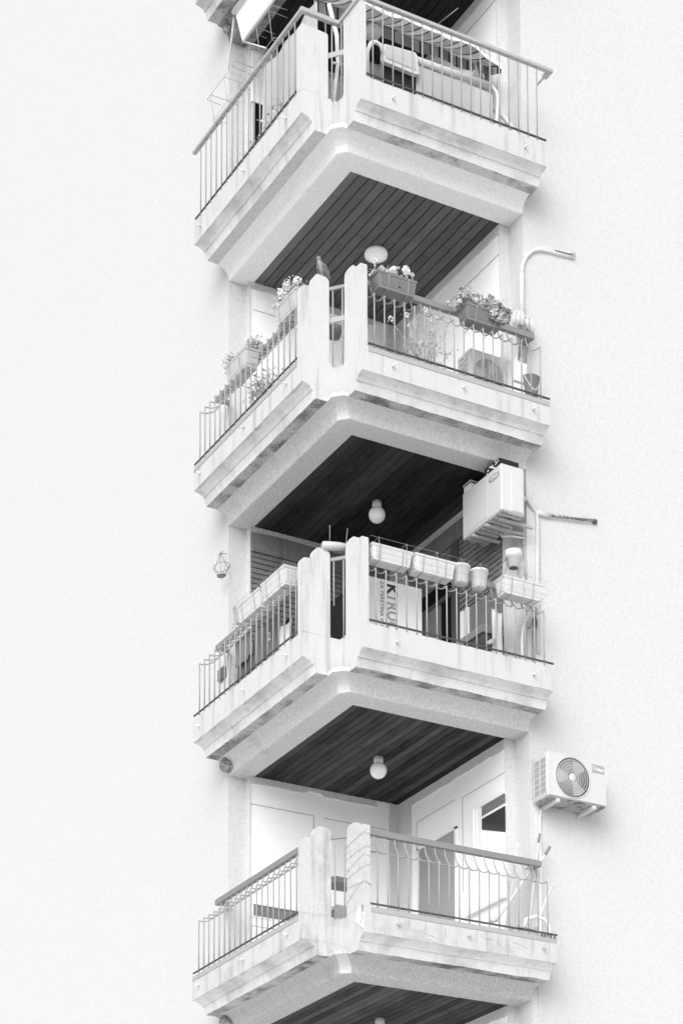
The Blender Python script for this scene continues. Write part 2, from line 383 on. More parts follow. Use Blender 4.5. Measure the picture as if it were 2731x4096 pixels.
def loggia(k):
    floor(k)
    wood_style = (k == 2)
    ceil = H - 0.60
    # structural wall behind everything
    part('loggia_wall', MB().box(0.66, 3.0, YB, YB+.3, -.10, 2.60), 'white_panel' if not wood_style else 'pier_stucco', bld)
    part('loggia_wall', MB().box(XB, 3.0, .72, YB, -.10, 2.60), 'white_panel' if not wood_style else 'pier_stucco', bld)
    # rough band under the ceiling, slightly wavy lower edge, and the corner column
    rnd = random.Random(40+k)
    n = 24
    lo = 2.245
    xs = [0.662 + (XB-.30-.662)*i/n for i in range(n+1)]
    pl = [(xs[0], 2.5)] + [(x, lo + (rnd.uniform(-.006, .006) if k != 2 else .02*math.sin(i/n*6)) + (0.03 if (k == 3 and 10 < i < 14) else 0)) for i, x in enumerate(xs)] + [(xs[-1], 2.5)]
    part('lintel_band', MB().prism(pl, 'y', YB-.02, YB+.01), 'band_render', bld)
    ys = [.722 + (2.68-.722)*i/n for i in range(n+1)]
    pl = [(ys[0], 2.5)] + [(y, lo-.03 + rnd.uniform(-.006, .006)) for y in ys] + [(ys[-1], 2.5)]
    part('lintel_band', MB().prism(pl, 'x', XB-.02, XB+.01), 'band_render', bld)
    if True:
        c = MB().box(2.44, XB-.0, YB-.022, YB+.01, -.1, 2.5); c.box(XB-.022, XB+.01, 2.68, YB-.022, -.1, 2.5)
        part('corner_column', c, 'pier_stucco', bld)
    def frame_line_back(x0, x1, z, t=.006): return MB().box(x0, x1, YB-.004, YB, z-t/2, z+t/2)
    def joint_right(y0, y1, z, t=.006): return MB().box(XB-.004, XB, y0, y1, z-t/2, z+t/2)
    if k in (3, 4):
        j = frame_line_back(.67, 1.46, 2.005); j.box(1.457, 1.463, YB-.004, YB, .8, 2.005); j.box(1.6, 2.40, YB-.004, YB, 1.997, 2.003)
        j.box(.67, .95, YB-.004, YB, .617, .623)
        part('panel_joint', j, 'joint_line', bld); j = MB()
        j.box(XB-.004, XB, 1.74, 2.57, 1.985, 1.991); j.box(XB-.004, XB, 2.567, 2.573, .1, 1.985); j.box(XB-.004, XB, .74, 1.59, 1.957, 1.963); j.box(XB-.004, XB, 1.587, 1.593, .9, 1.957)
        part('panel_joint', j, 'joint_line', bld)
        w1 = part('window', MB().box(.70, 1.29, YB-.012, YB, .72, .735).box(.67, .70, YB-.012, YB, .72, .875).box(.67, 1.29, YB-.02, YB, .865, .885), 'white_frame', bld)
        part('pane', MB().box(.70, 1.60, YB-.006, YB-.001, .735, .865), 'glass_grey', w1)
        w2 = part('window', MB().box(1.62, 1.95, YB-.03, YB, 1.33, 1.345).box(1.62, 1.95, YB-.03, YB, 1.235, 1.25), 'white_frame', bld)
        part('pane', MB().box(1.62, 1.95, YB-.01, YB-.001, 1.25, 1.33), 'void', w2)
        # door with a ribbed roller shutter
        d = part('door', MB().box(XB-.02, XB, 2.51, 2.55, -.05, 1.67).box(XB-.02, XB, 1.70, 1.74, -.05, 1.67).box(XB-.02, XB, 1.70, 2.55, 1.645, 1.67), 'white_frame', bld)
        cu = MB()
        for i in range(46):
            y = 1.74+.77*i/46; cu.prism([(XB-.006, y), (XB-.014, y+.006), (XB-.006, y+.0125)], 'z', -.05, 1.645, mi=0)
        part('strip_curtain', cu, 'curtain', d, 'grey ribbed strip curtain hanging in the door')
        # window
        w = part('window', MB().box(XB-.03, XB, .73, 1.37, 1.72, 1.77).box(XB-.03, XB, 1.26, 1.37, .62, 1.72).box(XB-.045, XB-.03, 1.31, 1.35, .62, 1.74).box(XB-.022, XB, 1.19, 1.26, .62, 1.72).box(XB-.02, XB, .73, 1.19, 1.585, 1.61).box(XB-.05, XB, .73, 1.5, .58, .62), 'white_frame', bld)
        part('pane', MB().prism([(.73, 1.30), (1.19, 1.47), (1.19, 1.585), (.73, 1.585)], 'x', XB-.012, XB-.006), 'glass_dark', w)
        part('blind', MB().box(XB-.006, XB-.001, .73, 1.19, .62, 1.584), 'white_panel', w)
        part('pane', MB().box(XB-.012, XB-.001, .73, 1.26, 1.611, 1.719), 'glass_grey', w)  # upper pane: a reflection put into the grey of the glass
    if k == 1:
        part('panel_joint', frame_line_back(.70, 1.95, 2.0), 'joint_line', bld); j = MB().box(XB-.004, XB, .74, 1.9, 1.985, 1.993)
        part('panel_joint', j, 'joint_line', bld)
    if k == 0:
        s_ = part('roller_shutter', MB().box(.67, 1.6, YB-.03, YB, 1.60, 2.22), 'white_panel', bld)
        part('window', MB().box(.70, 1.6, YB-.012, YB, .2, 1.60), 'void', bld)
        j = MB().box(XB-.004, XB, .74, 2.4, 2.06, 2.068); part('panel_joint', j, 'joint_line', bld)
    if k == 2:
        b1 = part('shutter_box', MB().box(.665, 2.44, YB-.045, YB, 2.02, 2.24), 'brown_box', bld)
        b2 = part('shutter_box', MB().box(XB-.045, XB, .73, 2.68, 2.00, 2.215), 'brown_box', bld)
        def slats(mb, ax, a0, a1, z0, z1, base):
            z = z1
            while z > z0:
                zz = max(z-.062, z0)
                if ax == 'x': mb.prism([(base, zz+.006), (base-.018, zz+.012), (base-.02, z-.014), (base-.012, z)], 'x', a0, a1)
                else: mb.prism([(base, zz+.006), (base-.018, zz+.012), (base-.02, z-.014), (base-.012, z)], 'y', a0, a1)
                z -= .062
            return mb
        part('roller_shutter', slats(MB(), 'x', .67, 1.50, .98, 2.02, YB-.004), 'brown_box', bld)
        part('roller_shutter', slats(MB(), 'x', 1.56, 2.42, 1.30, 2.02, YB-.004), 'brown_box', bld)
        part('roller_shutter', slats(MB(), 'y', 1.71, 2.66, 1.655, 2.0, XB-.004), 'brown_box', bld)
        part('roller_shutter', slats(MB(), 'y', .735, 1.575, 1.155, 2.0, XB-.004), 'brown_box', bld)
        fr = MB().box(XB-.05, XB, 1.575, 1.71, -.05, 2.0)
        part('door_post', fr, 'brown_frame', bld)
        part('window', MB().box(.70, 1.55, YB-.01, YB-.001, .45, .98), 'void', bld)
        d = part('door', MB().box(XB-.012, XB-.001, 1.71, 2.66, -.05, 1.655), 'void', bld)
        part('pane', MB().box(XB-.03, XB-.012, 1.98, 2.30, -.05, 1.42), 'glass_grey', d)
        part('frame', MB().box(XB-.04, XB-.012, 2.30, 2.36, -.05, 1.47).box(XB-.04, XB-.012, 1.74, 2.30, 1.42, 1.47), 'brown_frame', d)
        w = part('window', MB().box(XB-.03, XB-.001, 1.40, 1.46, .3, 1.155).box(XB-.03, XB-.001, 1.50, 1.56, .3, 1.155), 'white_frame', bld)
        part('pane', MB().box(XB-.012, XB-.001, 1.46, 1.50, .3, 1.155).box(XB-.012, XB-.001, .74, 1.40, .3, 1.155), 'glass_grey', w)
for k in range(0, 5): loggia(k)
FO = 0.0
part('pier', MB().box(.6535, .6615, YB-.012, 3.06, 0, TOP), 'pier_stucco', bld)
part('pier', MB().box(XB-.012, 2.68, .712, .722, 0, TOP), 'pier_stucco', bld)

# ------------------------------------------------------------------ balconies
NXL, NYL = 0.43, 0.48                     # notch in the corner
XE, YE = 2.70, 3.045
def cap_profile(u): return u
MOULD = [(0, -.295), (.022, -.298), (.055, -.308), (.088, -.322), (.105, -.340), (.107, -.351), (.127, -.352), (.140, -.40), (.155, -.44)]
def balcony(k, label, beam_m, wood_m, pitch, par_m='parapet_paint', rail=True):
    floor(k)
    b = thing('corner_balcony', label, 'balcony', (0.43, 0.48, -.585), 'corner balconies stacked up the tower')
    # parapet: two straight runs
    def run(poly_fn, left, mis=None):
        mb = MB()
        return mb
    p = MB()
    er = random.Random(100+k); jt = {0: .0035, 2: .005}.get(k, .003)
    p.cast([(0, -.035), (0, -.20), (0, -.297), (NXL, -.297), (NXL, -.035)], 'y', NYL, YE, .045, jt, er, keep=(1, 3, 4))
    p.cast([(0, -.035), (0, -.20), (0, -.297), (NYL, -.297), (NYL, -.035)], 'x', NXL, XE, .045, jt*.6, er, keep=(1, 3, 4))
    part('parapet', p, par_m, b)
    mo = MB()
    for ax, a, e, inner in (('y', NYL, YE, NXL), ('x', NXL, XE, NYL)):
        poly = MOULD + [(.30, -.44), (inner, -.44), (inner, -.296)]
        poly = [(u, z if z != -.295 else -.296) for u, z in poly]
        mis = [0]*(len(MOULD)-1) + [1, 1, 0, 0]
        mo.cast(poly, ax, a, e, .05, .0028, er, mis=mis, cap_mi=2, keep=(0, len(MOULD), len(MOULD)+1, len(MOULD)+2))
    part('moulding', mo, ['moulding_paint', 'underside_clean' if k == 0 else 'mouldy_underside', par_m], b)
    # beam: profile swept round the chamfered corner
    prof = [(.29, -.40), (.29, -.443), (.345, -.452), (.39, -.475), (.418, -.512), (.432, -.555), (.436, -.578), (.446, -.585), (.70, -.585), (.70, -.40)]
    c = .085
    st = [lambda u: (u, 3.058), lambda u: (u, u+c), lambda u: (u+c, u), lambda u: (2.679, u)]
    bm = MB(); n = len(prof); v = []
    for f_ in st:
        for u, z in prof:
            if u > .6: xy = {0: (u, 3.058), 1: (u, u), 2: (u, u), 3: (2.679, u)}[st.index(f_)]
            else: xy = f_(u)
            v.append((xy[0], xy[1], z))
    for s_ in range(3):
        for i in range(n-1):
            fc = [s_*n+i, s_*n+i+1, (s_+1)*n+i+1, (s_+1)*n+i]
            vv = [v[q] for q in fc]
            if s_ == 1 and prof[i][0] > .6: continue
            if s_ == 1 and prof[i+1][0] > .6: bm.add([vv[0], vv[1], vv[3]], [(0, 1, 2)], 0)
            else: bm.add(vv, [(0, 1, 2, 3)], 1 if (s_ == 1 and 0 < i < 7) else 0)
    for s_ in (0, 3): bm.add([v[s_*n+i] for i in range(n)], [tuple(range(n))], 0)
    part('beam', bm, [beam_m, beam_m if k <= 0 else 'chamfer_patch'], b)
    # floor slab body
    part('slab', MB().box(.45, 2.66, .50, 2.96, -.56, -.07), 'parapet_paint', b)
    # ceiling boards
    wb = MB(); x = .70
    while x < XB-.01:
        x1 = min(x+pitch-(.012 if k == 0 else .007), XB-.002)
        if True:
            yj = .95+((x*7.31) % 1.0)*1.7; wb.box(x+.002, x1-.002, yj, yj+.006, -.5842, -.5838, 1)
        wb.prism([(x, -.579), (x+.004, -.584), (x1-.004, -.584), (x1, -.579), (x1, -.562), (x, -.562)], 'y', .70, YB-.022)
        x += pitch
    part('ceiling_boards', wb, [wood_m, 'void'], b)
    if not rail: return b
    # corner pillars
    if k == 0:
        lp = [(0, -.035), (.315, -.035), (.315, .66), (.30, .675), (.02, .69), (0, .675)]
        rp = [(0, -.035), (.36, -.035), (.36, .80), (.33, .84), (.10, .84), (.03, .83), (0, .80)]
    else:
        a, ar = {1: (.905, .868), 2: (.885, .885), 3: (.88, .825)}[k]
        lp = [(0, -.035), (.318, -.035), (.318, a-.05), (.305, a-.022), (.28, a-.008), (.19, a), (.165, a-.012), (.148, a-.035), (.14, a-.075), (.125, a-.115), (.105, .765), (.085, .748), (.03, .742), (.010, .732), (0, .705)]
        rp = [(0, -.035), (.36, -.035), (.36, ar-.02), (.352, ar+.02), (.335, ar+.045), (.27, ar+.052), (.19, ar+.045), (.165, ar+.02), (.155, ar-.02), (.14, ar-.032), (.115, ar-.018), (.03, ar-.022), (.008, ar-.032), (0, ar-.06)]
    part('corner_pillar', MB().prism(lp, 'y', NYL, NYL+.10), par_m, b)
    part('corner_pillar', MB().prism(rp, 'x', NXL, NXL+.065), 'wrap_sheet' if k == 3 else par_m, b, 'corner pillar wrapped in a tied plastic sheet' if k == 3 else None)
    # low edge tile under the bottom rail
    if k in (1, 3):
        t = MB().box(-.006, .05, NYL+.10, YE-.01, -.085, -.036); t.box(NXL+.07, XE-.01, -.006, .05, -.085, -.036)
        part('coping', t, 'coping_tile', b)
    # rails
    part('bottom_rail', MB().box(NXL+.065, XE, -.008, .010, -.008, .007), 'rusty_bar', b)
    part('bottom_rail', MB().box(-.007, .009, NYL+.10, YE-.02, -.007, .006), 'rusty_bar', b)
    def bar(x, y, inx):
        mb = MB()
        if k == 0:
            mb.tube([(x, y, -.04), (x, y, .80)], .0072); return mb
        mb.tube([(x, y, -.04), (x, y, .553)], .0075)
        curve = [(0, .547), (.045, .549), (.09, .558), (.135, .578), (.18, .612), (.22, .655), (.255, .715), (.28, .80)]
        pts = [(x+d, y, z) if inx else (x, y+d, z) for d, z in curve]
        mb.tube(pts, .0068); return mb
    pr = part('baluster', bar(.575, 0, False), 'rail_paint', b)
    for i in range(1, 18): dup(pr, b, (.1183*i, 0, 0))
    pl_ = part('baluster', bar(0, .615, True), 'rail_paint', b)
    nl = 19 if k else 18
    for i in range(1, nl): dup(pl_, b, (0, (2.885-.615)/(nl-1)*i, 0))
    if k == 0:
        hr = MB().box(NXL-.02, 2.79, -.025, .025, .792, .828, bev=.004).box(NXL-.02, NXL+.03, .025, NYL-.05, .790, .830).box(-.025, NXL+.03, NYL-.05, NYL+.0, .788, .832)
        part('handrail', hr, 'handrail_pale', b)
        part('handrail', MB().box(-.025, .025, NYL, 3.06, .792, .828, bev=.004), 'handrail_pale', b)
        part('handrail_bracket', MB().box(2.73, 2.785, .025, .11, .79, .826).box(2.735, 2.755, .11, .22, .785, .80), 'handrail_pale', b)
    else:
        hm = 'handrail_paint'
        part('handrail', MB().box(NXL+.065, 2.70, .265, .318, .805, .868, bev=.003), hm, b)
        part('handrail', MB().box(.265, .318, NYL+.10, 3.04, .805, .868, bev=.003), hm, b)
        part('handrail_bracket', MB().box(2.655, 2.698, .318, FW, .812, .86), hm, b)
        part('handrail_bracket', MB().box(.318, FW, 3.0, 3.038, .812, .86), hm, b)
    # little railing across the notch
    A = Vector((.318, NYL+.03, 0)); B = Vector((NXL+.02, .36, 0)); d = B-A
    zt = .80 if k else .79
    if k:
        nr = Vector((-d.y, d.x, 0)).normalized()*.012
        q = [A-nr, B-nr, B+nr, A+nr]
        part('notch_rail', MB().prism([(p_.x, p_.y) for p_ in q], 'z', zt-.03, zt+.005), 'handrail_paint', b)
    if k in (0, 1):
        nr = Vector((-d.y, d.x, 0)).normalized()*.006
        q = [A-nr, B-nr, B+nr, A+nr]
        part('notch_plate', MB().prism([(p_.x, p_.y) for p_ in q], 'z', .42, .475), 'rail_paint', b)
    for t in (.28, .80):
        c_ = A + d*t
        part('baluster', MB().tube([(c_.x, c_.y, -.05 if k != 2 or t > .5 else .30), (c_.x, c_.y, zt)], .0075), 'rail_paint', b)
    # drain spouts
    SP = {0: ([.80, 2.42], [.80, 1.78, 2.87]), 1: ([.78, 1.62, 2.48], [.80, 1.78, 2.87]),
          2: ([.80, 2.44], [.80, 1.78, 2.87]), 3: ([.80, 1.62, 2.52], [.80, 1.78, 2.87])}[k]
    zs = -.165
    for x in SP[0]: part('drain_spout', MB().tube([(x, .01, zs), (x+.004, -.05, zs-.012)], .012, n=8), 'galv' if k == 3 else 'moulding_paint', b)
    for y in SP[1]: part('drain_spout', MB().tube([(.01, y, zs), (-.055, y, zs-.008)], .012, n=8), 'moulding_paint', b)
    return b
balcony(-1, 'topmost balcony slab, cut off by the upper edge, with near black ceiling boards', 'beam_dirty', 'wood_black', .117, rail=False)
bal0 = balcony(0, 'balcony with straight railing bars and wide mid grey ceiling boards underneath', 'beam_new', 'wood_mid', .117)
bal1 = balcony(1, 'balcony with planted flower boxes on its hooked railing, pigeon on its pillar', 'beam_render', 'wood_dark', .098)
bal2 = balcony(2, 'balcony with white empty planters along its hooked railing', 'beam_render', 'wood_aged', .098)
bal3 = balcony(3, 'lowest balcony, stained parapet, bare handrail and one sheet-wrapped corner pillar', 'beam_old', 'wood_aged', .098, par_m='parapet_worn')

# wrapping ties on the lowest right pillar
floor(3)
for z0, z1, z2 in ((.66, .715, .70), (.53, .56, .575), (.40, .49, .47), (.33, .37, .39), (.24, .21, .19), (.08, .235, .17)):
    part('tie_wire', MB().tube([(NXL-.004, .36, z0), (NXL-.006, .20, (z0+z1)/2+.006), (NXL-.005, .0, z1), (NXL+.03, -.006, (z1+z2)/2), (NXL+.07, -.004, z2)], .0017, n=5), 'wire', bal3)
part('torn_patch', MB().prism([(.03, -.10), (.10, -.02), (.16, -.08), (.17, -.15), (.10, -.20), (.02, -.25)], 'x', NXL-.012, NXL+.01), 'card_white', bal3, 'peeling white plaster flake')
part('crack', MB().tube([(NXL-.014, .02, -.02), (NXL-.013, .045, -.09), (NXL-.013, .03, -.14), (NXL-.013, .06, -.2)], .005, n=5), 'crack', bal3)
# plaster cracks on the lowest parapet
ck = MB()
rr = random.Random(7)
for x0, z0, l in ((.93, -.10, .08), (1.12, -.09, .12), (1.72, -.10, .12), (1.98, -.11, .1), (2.55, -.10, .07), (1.35, -.12, .1)):
    ck.tube([(x0, -.001, z0), (x0+.002, -.001, z0-l*.5), (x0-.001, -.001, z0-l)], .0014, n=4)
for x0, z0 in ((1.05, -.20), (1.15, -.27), (1.78, -.15), (2.15, -.15)):
    pts = [(x0, -.001, z0)]
    for i in range(7): pts.append((pts[-1][0]+.028, -.001, pts[-1][2]+rr.uniform(-.014, .010)))
    ck.tube(pts, .0012, n=4)
part('plaster_cracks', ck, 'crack', bal3)

# ------------------------------------------------------------------ ceiling lamps
def globe(k, lab):
    floor(k); c = (1.63, 1.80)
    t = thing('ceiling_lamp', lab, 'lamp', (c[0], c[1], 2.316), 'lamps under the balcony ceilings')
    zt = 2.3155
    part('lamp_base', MB().lathe([(.052, zt), (.052, zt-.06), (.048, zt-.066)], (c[0], c[1], 0), 20), 'white_plastic', t)
    part('lamp_shade', MB().lathe([(.045, zt-.062)] + [(.092*math.sin(a), zt-.148+.092*math.cos(a)) for a in [R(28+i*9.5) for i in range(16)]] + [(.002, zt-.24)], (c[0], c[1], 0), 28), 'white_glass', t)
globe(2, 'white glass globe lamp over the balcony with the empty white planters')
globe(3, 'white glass globe lamp over the lowest bare balcony')
globe(4, 'white lamp barely showing at the bottom edge, under the lowest balcony')
floor(1); zt = 2.3155
t = thing('ceiling_lamp', 'flat round white ceiling lamp above the pigeon and flower boxes', 'lamp', (1.63, 1.79, zt), 'lamps under the balcony ceilings')
part('lamp_base', MB().lathe([(.125, zt), (.13, zt-.02), (.125, zt-.055), (.10, zt-.06)], (1.63, 1.79, 0), 28), 'white_glass', t)
part('lamp_shade', MB().lathe([(.105, zt-.058), (.098, zt-.068), (.06, zt-.076), (.002, zt-.08)], (1.63, 1.79, 0), 28), 'white_glass', t)

# ------------------------------------------------------------------ air conditioners
def ac_front_y(k, x0, x1, yf, yb, z0, z1, cx, cz, r, label, mesh_style, badge=None, brackets=()):
    floor(k)
    t = thing('air_conditioner', label, 'air conditioner', ((x0+x1)/2, yb, z0), 'outdoor air conditioner units')
    c = MB().box(x0, x1, yf+.012, yb, z0, z1, bev=.012)
    part('casing', c, ['ac_metal'], t)
    # front plate with a round hole, proud of the casing
    n = 48; fp = MB(); ring = [(cx+r*math.cos(2*math.pi*i/n), cz+r*math.sin(2*math.pi*i/n)) for i in range(n)]
    def to_rect(px, pz):
        dx, dz = px-cx, pz-cz
        s_ = min([((x1-.006-cx)/dx if dx > 0 else (x0+.006-cx)/dx) if abs(dx) > 1e-6 else 1e9, ((z1-.006-cz)/dz if dz > 0 else (z0+.006-cz)/dz) if abs(dz) > 1e-6 else 1e9])
        return cx+dx*s_, cz+dz*s_
    outer = [to_rect(*p) for p in ring]
    cor = [(x0+.006, z0+.006), (x1-.006, z0+.006), (x1-.006, z1-.006), (x0+.006, z1-.006)]
    for q in cor:
        i = min(range(n), key=lambda i: (outer[i][0]-q[0])**2+(outer[i][1]-q[1])**2); outer[i] = q
    for i in range(n):
        j = (i+1) % n
        fp.add([(outer[i][0], yf, outer[i][1]), (outer[j][0], yf, outer[j][1]), (ring[j][0], yf, ring[j][1]), (ring[i][0], yf, ring[i][1])], [(0, 1, 2, 3)])
        fp.add([(outer[i][0], yf, outer[i][1]), (outer[j][0], yf, outer[j][1]), (outer[j][0], yf+.014, outer[j][1]), (outer[i][0], yf+.014, outer[i][1])], [(3, 2, 1, 0)])
    part('front_panel', fp, 'ac_metal', t)
    # recess, fan, grille
    part('fan_housing', MB().lathe([(r-.002, .0105), (r-.004, .0112)], (cx, yf, cz), 40, axis='y'), 'ac_dark' if mesh_style == 'radial' else 'void', t)
    fan = MB()
    for q in range(3):
        a0 = q*2.094+.5
        pts = [(cx+rr_*math.cos(a0+da), yf+.008+.002*(da-.3), cz+rr_*math.sin(a0+da)) for rr_, da in ((.04, 0), (r*.9, .1), (r*.92, .55), (r*.88, 1.0), (.04, .9))]
        fan.add(pts, [(0, 1, 2, 3, 4)])
    part('fan', fan, 'ac_blade', t)
    gr = MB()
    if mesh_style == 'radial':
        for i in range(1, 7): rr_ = r*(.20+.80*i/6); gr.tube([(cx+rr_*math.cos(a), yf-.004, cz+rr_*math.sin(a)) for a in [2*math.pi*q/40 for q in range(40)]], .003 if i < 6 else .007, n=4, closed=True)
        for q in range(72):
            a = 2*math.pi*q/72
            gr.tube([(cx+r*s_*math.cos(a+w_), yf-.002, cz+r*s_*math.sin(a+w_)) for s_, w_ in ((.22, 0), (.5, .10), (.78, .24), (1.0, .40))], .0019, n=3)
        gr.lathe([(r*.22, -.002), (r*.20, -.010), (r*.05, -.013)], (cx, yf, cz), 24, axis='y')
    else:
        zz = cz-r+.01
        while zz < cz+r:
            hw = math.sqrt(max(r*r-(zz-cz)**2, 1e-6)); gr.box(cx-hw, cx+hw, yf-.006, yf-.001, zz, zz+.0065); zz += .015
        for dx in (-.5, 0, .5):
            hz = r*math.sqrt(1-dx*dx); gr.box(cx+dx*r-.003, cx+dx*r+.003, yf-.008, yf-.0005, cz-hz, cz+hz)
    part('fan_grille', gr, 'ac_metal', t)
    if badge:
        bx0, bx1, bz0, bz1 = badge
        bd = part('badge', MB().box(bx0, bx1, yf-.003, yf+.002, bz0, bz1, bev=.002), 'ac_badge', t)
        sz = (bz1-bz0)*.52
        tm = text_mb('Midea', sz, lambda x, y: (bx0+.030+x*1.02, yf-.0045, bz0+(bz1-bz0)*.30+y), bold=.001)
        a_ = [R(60+i*16) for i in range(16)]
        tm.tube([(bx0+.030+.024*math.cos(q), yf-.0045, (bz0+bz1)/2+.026*math.sin(q)) for q in a_], .0022, n=4)
        part('lettering', tm, 'ac_text', bd)
    # louvred end grille
    sg = MB()
    if mesh_style == 'radial':
        for i in range(7): z = z0+.04+(z1-z0-.09)*i/6; sg.box(x0-.005, x0+.001, yf+.03, yb-.02, z-.005, z+.005)
        for y in (yf+.035, (yf+yb)/2+.01, yb-.025): sg.box(x0-.0065, x0+.001, y-.006, y+.006, z0+.035, z1-.045)
        part('side_grille', sg, 'ac_metal', t)
        part('coil', MB().box(x0-.002, x0+.0005, yf+.03, yb-.02, z0+.04, z1-.05), 'ac_badge', t)
    else:
        for i in range(9): z = z0+.05+(z1-z0-.1)*i/8; sg.box(x0-.006, x0+.001, yf+.05, yb-.05, z-.006, z+.006)
        part('side_grille', sg, 'ac_blade', t)
    part('base_pan', MB().box(x0+.01, x1-.01, yf+.02, yb-.01, z0-.012, z0), 'ac_under', t)
    for xb in brackets:
        m_ = MB().box(xb-.02, xb+.02, yf+.01, FW, z0-.05, z0-.013).box(xb-.022, xb+.022, FW-.012, FW, z0-.13, z0+.06)
        part('bracket', m_, 'ac_metal', t)
    return t
ac_front_y(3, 2.70, 3.44, .12, .405, 1.535, 2.01, 3.005, 1.77, .218, 'white air conditioner with round swirl grille, bracketed on the wall right of the lowest lamp', 'radial', (3.25, 3.41, 1.875, 1.965), (2.83, 3.29))
ac_front_y(1, 1.97, 2.53, .40, .66, .05, .575, 2.20, .325, .185, 'white air conditioner standing inside the balcony behind the flower box railing', 'slats')
floor(3)
single('drain_tube', MB().tube([(2.80, .40, 1.50), (2.79, .415, 1.40), (2.785, .42, 1.0), (2.79, .42, .3), (2.785, .42, -.4)], .009, n=6), 'hose', 'thin pale drain tube dropping from the lowest air conditioner down the wall', 'tube', (2.8, .41, .5))
# the second one: front turned to the left, hung on the pier
floor(2)
t = thing('air_conditioner', 'boxy white air conditioner seen from its side, hung high on the pier', 'air conditioner', (2.36, .585, 1.65), 'outdoor air conditioner units')
part('casing', MB().box(2.21, 2.50, .20, .965, 1.655, 2.165, bev=.010), 'ac_metal', t)
gl = MB()
for i in range(44): y = .47+.47*i/44; gl.box(2.205, 2.2115, y, y+.005, 1.69, 2.13)
part('front_grille', gl, 'ac_metal', t)
sg = MB()
for i in range(7): sg.box(2.40, 2.455, .196, .2015, 1.87+.016*i, 1.878+.016*i)
sg.box(2.36, 2.46, .197, .2012, 2.06, 2.08); part('side_louvre', sg, 'ac_badge', t)
part('end_panel', MB().box(2.33, 2.475, .192, .2005, 1.67, 2.10, bev=.004), 'ac_metal', t)
bdg = part('badge', MB().lathe([(.105, .0), (.105, -.004), (.09, -.005)], (2.21, .33, 2.07), 28, axis='x', sx=1, sy=.36), 'ac_badge', t)
part('lettering', text_mb('ORV', .05, lambda x, y: (2.2035, .40-x*1.4, 2.052+y)), 'ac_text', bdg)
part('base_pan', MB().box(2.215, 2.495, .21, .955, 1.635, 1.655), 'ac_under', t)
for i in range(8): part('pan_rib', MB().box(2.225, 2.485, .24+i*.088, .27+i*.088, 1.624, 1.636), 'galv', t)
for y in (.50, .76):
    part('bracket', MB().box(2.20, 2.68, y-.018, y+.018, 1.60, 1.625).box(2.662, 2.68, y-.02, y+.02, 1.50, 1.68), 'galv', t)
part('bracket', MB().box(2.26, 2.68, .30, .335, 1.60, 1.622), 'galv', t)
part('drain_hose', MB().tube([(2.45, .6, 1.63), (2.46, .58, 1.58), (2.55, .50, 1.57), (2.67, .46, 1.56)], .011), 'hose', t)
# boxes on top of it
t = thing('cardboard_box', 'dark box with white dots lying on the high air conditioner', 'box', (2.36, .42, 2.166))
part('carton', MB().box(2.23, 2.47, .26, .55, 2.167, 2.255), 'dotted_dark', t)
dt = MB(); rr = random.Random(3)
for i in range(13):
    y, z = rr.uniform(.28, .53), rr.uniform(2.18, 2.245); dt.lathe([(rr.uniform(.006, .013), 0), (.004, -.001)], (2.2295, y, z), 8, axis='x')
dt.prism([(.34, 2.185), (.37, 2.185), (.47, 2.24), (.45, 2.247)], 'x', 2.2285, 2.2297)
part('dots', dt, 'card_white', t)
t = thing('cardboard_box', 'small open pale carton at the inner end of the high air conditioner', 'box', (2.34, .88, 2.166))
part('carton', MB().box(2.225, 2.45, .82, .955, 2.167, 2.235), 'card_white', t)
part('lid', MB().box(2.215, 2.46, .81, .965, 2.249, 2.262), 'box_plastic_pale', t)
part('gap', MB().box(2.23, 2.445, .825, .95, 2.235, 2.249), 'void', t)
# refrigerant pipe, rusty wall bar
floor(2)
t = thing('insulated_pipe', 'pale lagged pipe running from the high air conditioner down the pier edge', 'pipe', (2.70, .40, 1.9))
part('lagging', MB().tube([(2.50, .33, 1.90), (2.60, .36, 1.94), (2.66, .40, 1.97), (2.74, .415, 1.91), (2.80, .42, 1.86), (2.81, .42, 1.70), (2.80, .42, 1.2), (2.795, .42, .3)], .024, n=8), 'stucco', t)
part('valve', MB().tube([(2.495, .33, 1.93), (2.575, .35, 1.95)], .014).tube([(2.495, .33, 1.87), (2.575, .35, 1.885)], .011), 'ac_dark', t)
part('branch', MB().tube([(2.80, .42, 1.86), (2.88, .415, 1.855), (2.96, .415, 1.865)], .028, n=8), 'stucco', t)
t = thing('wall_bar', 'thin rusty bar fixed flat along the right wall', 'bar', (3.25, .42, 1.9))
part('rod', MB().tube([(2.95, .405, 1.862), (3.30, .405, 1.905), (3.56, .405, 1.945)], .014, n=6), 'rust', t)
part('wall_plate', MB().lathe([(.032, 0), (.03, -.02), (.012, -.03)], (3.56, FW, 1.945), 12, axis='y'), 'dark_wire', t)
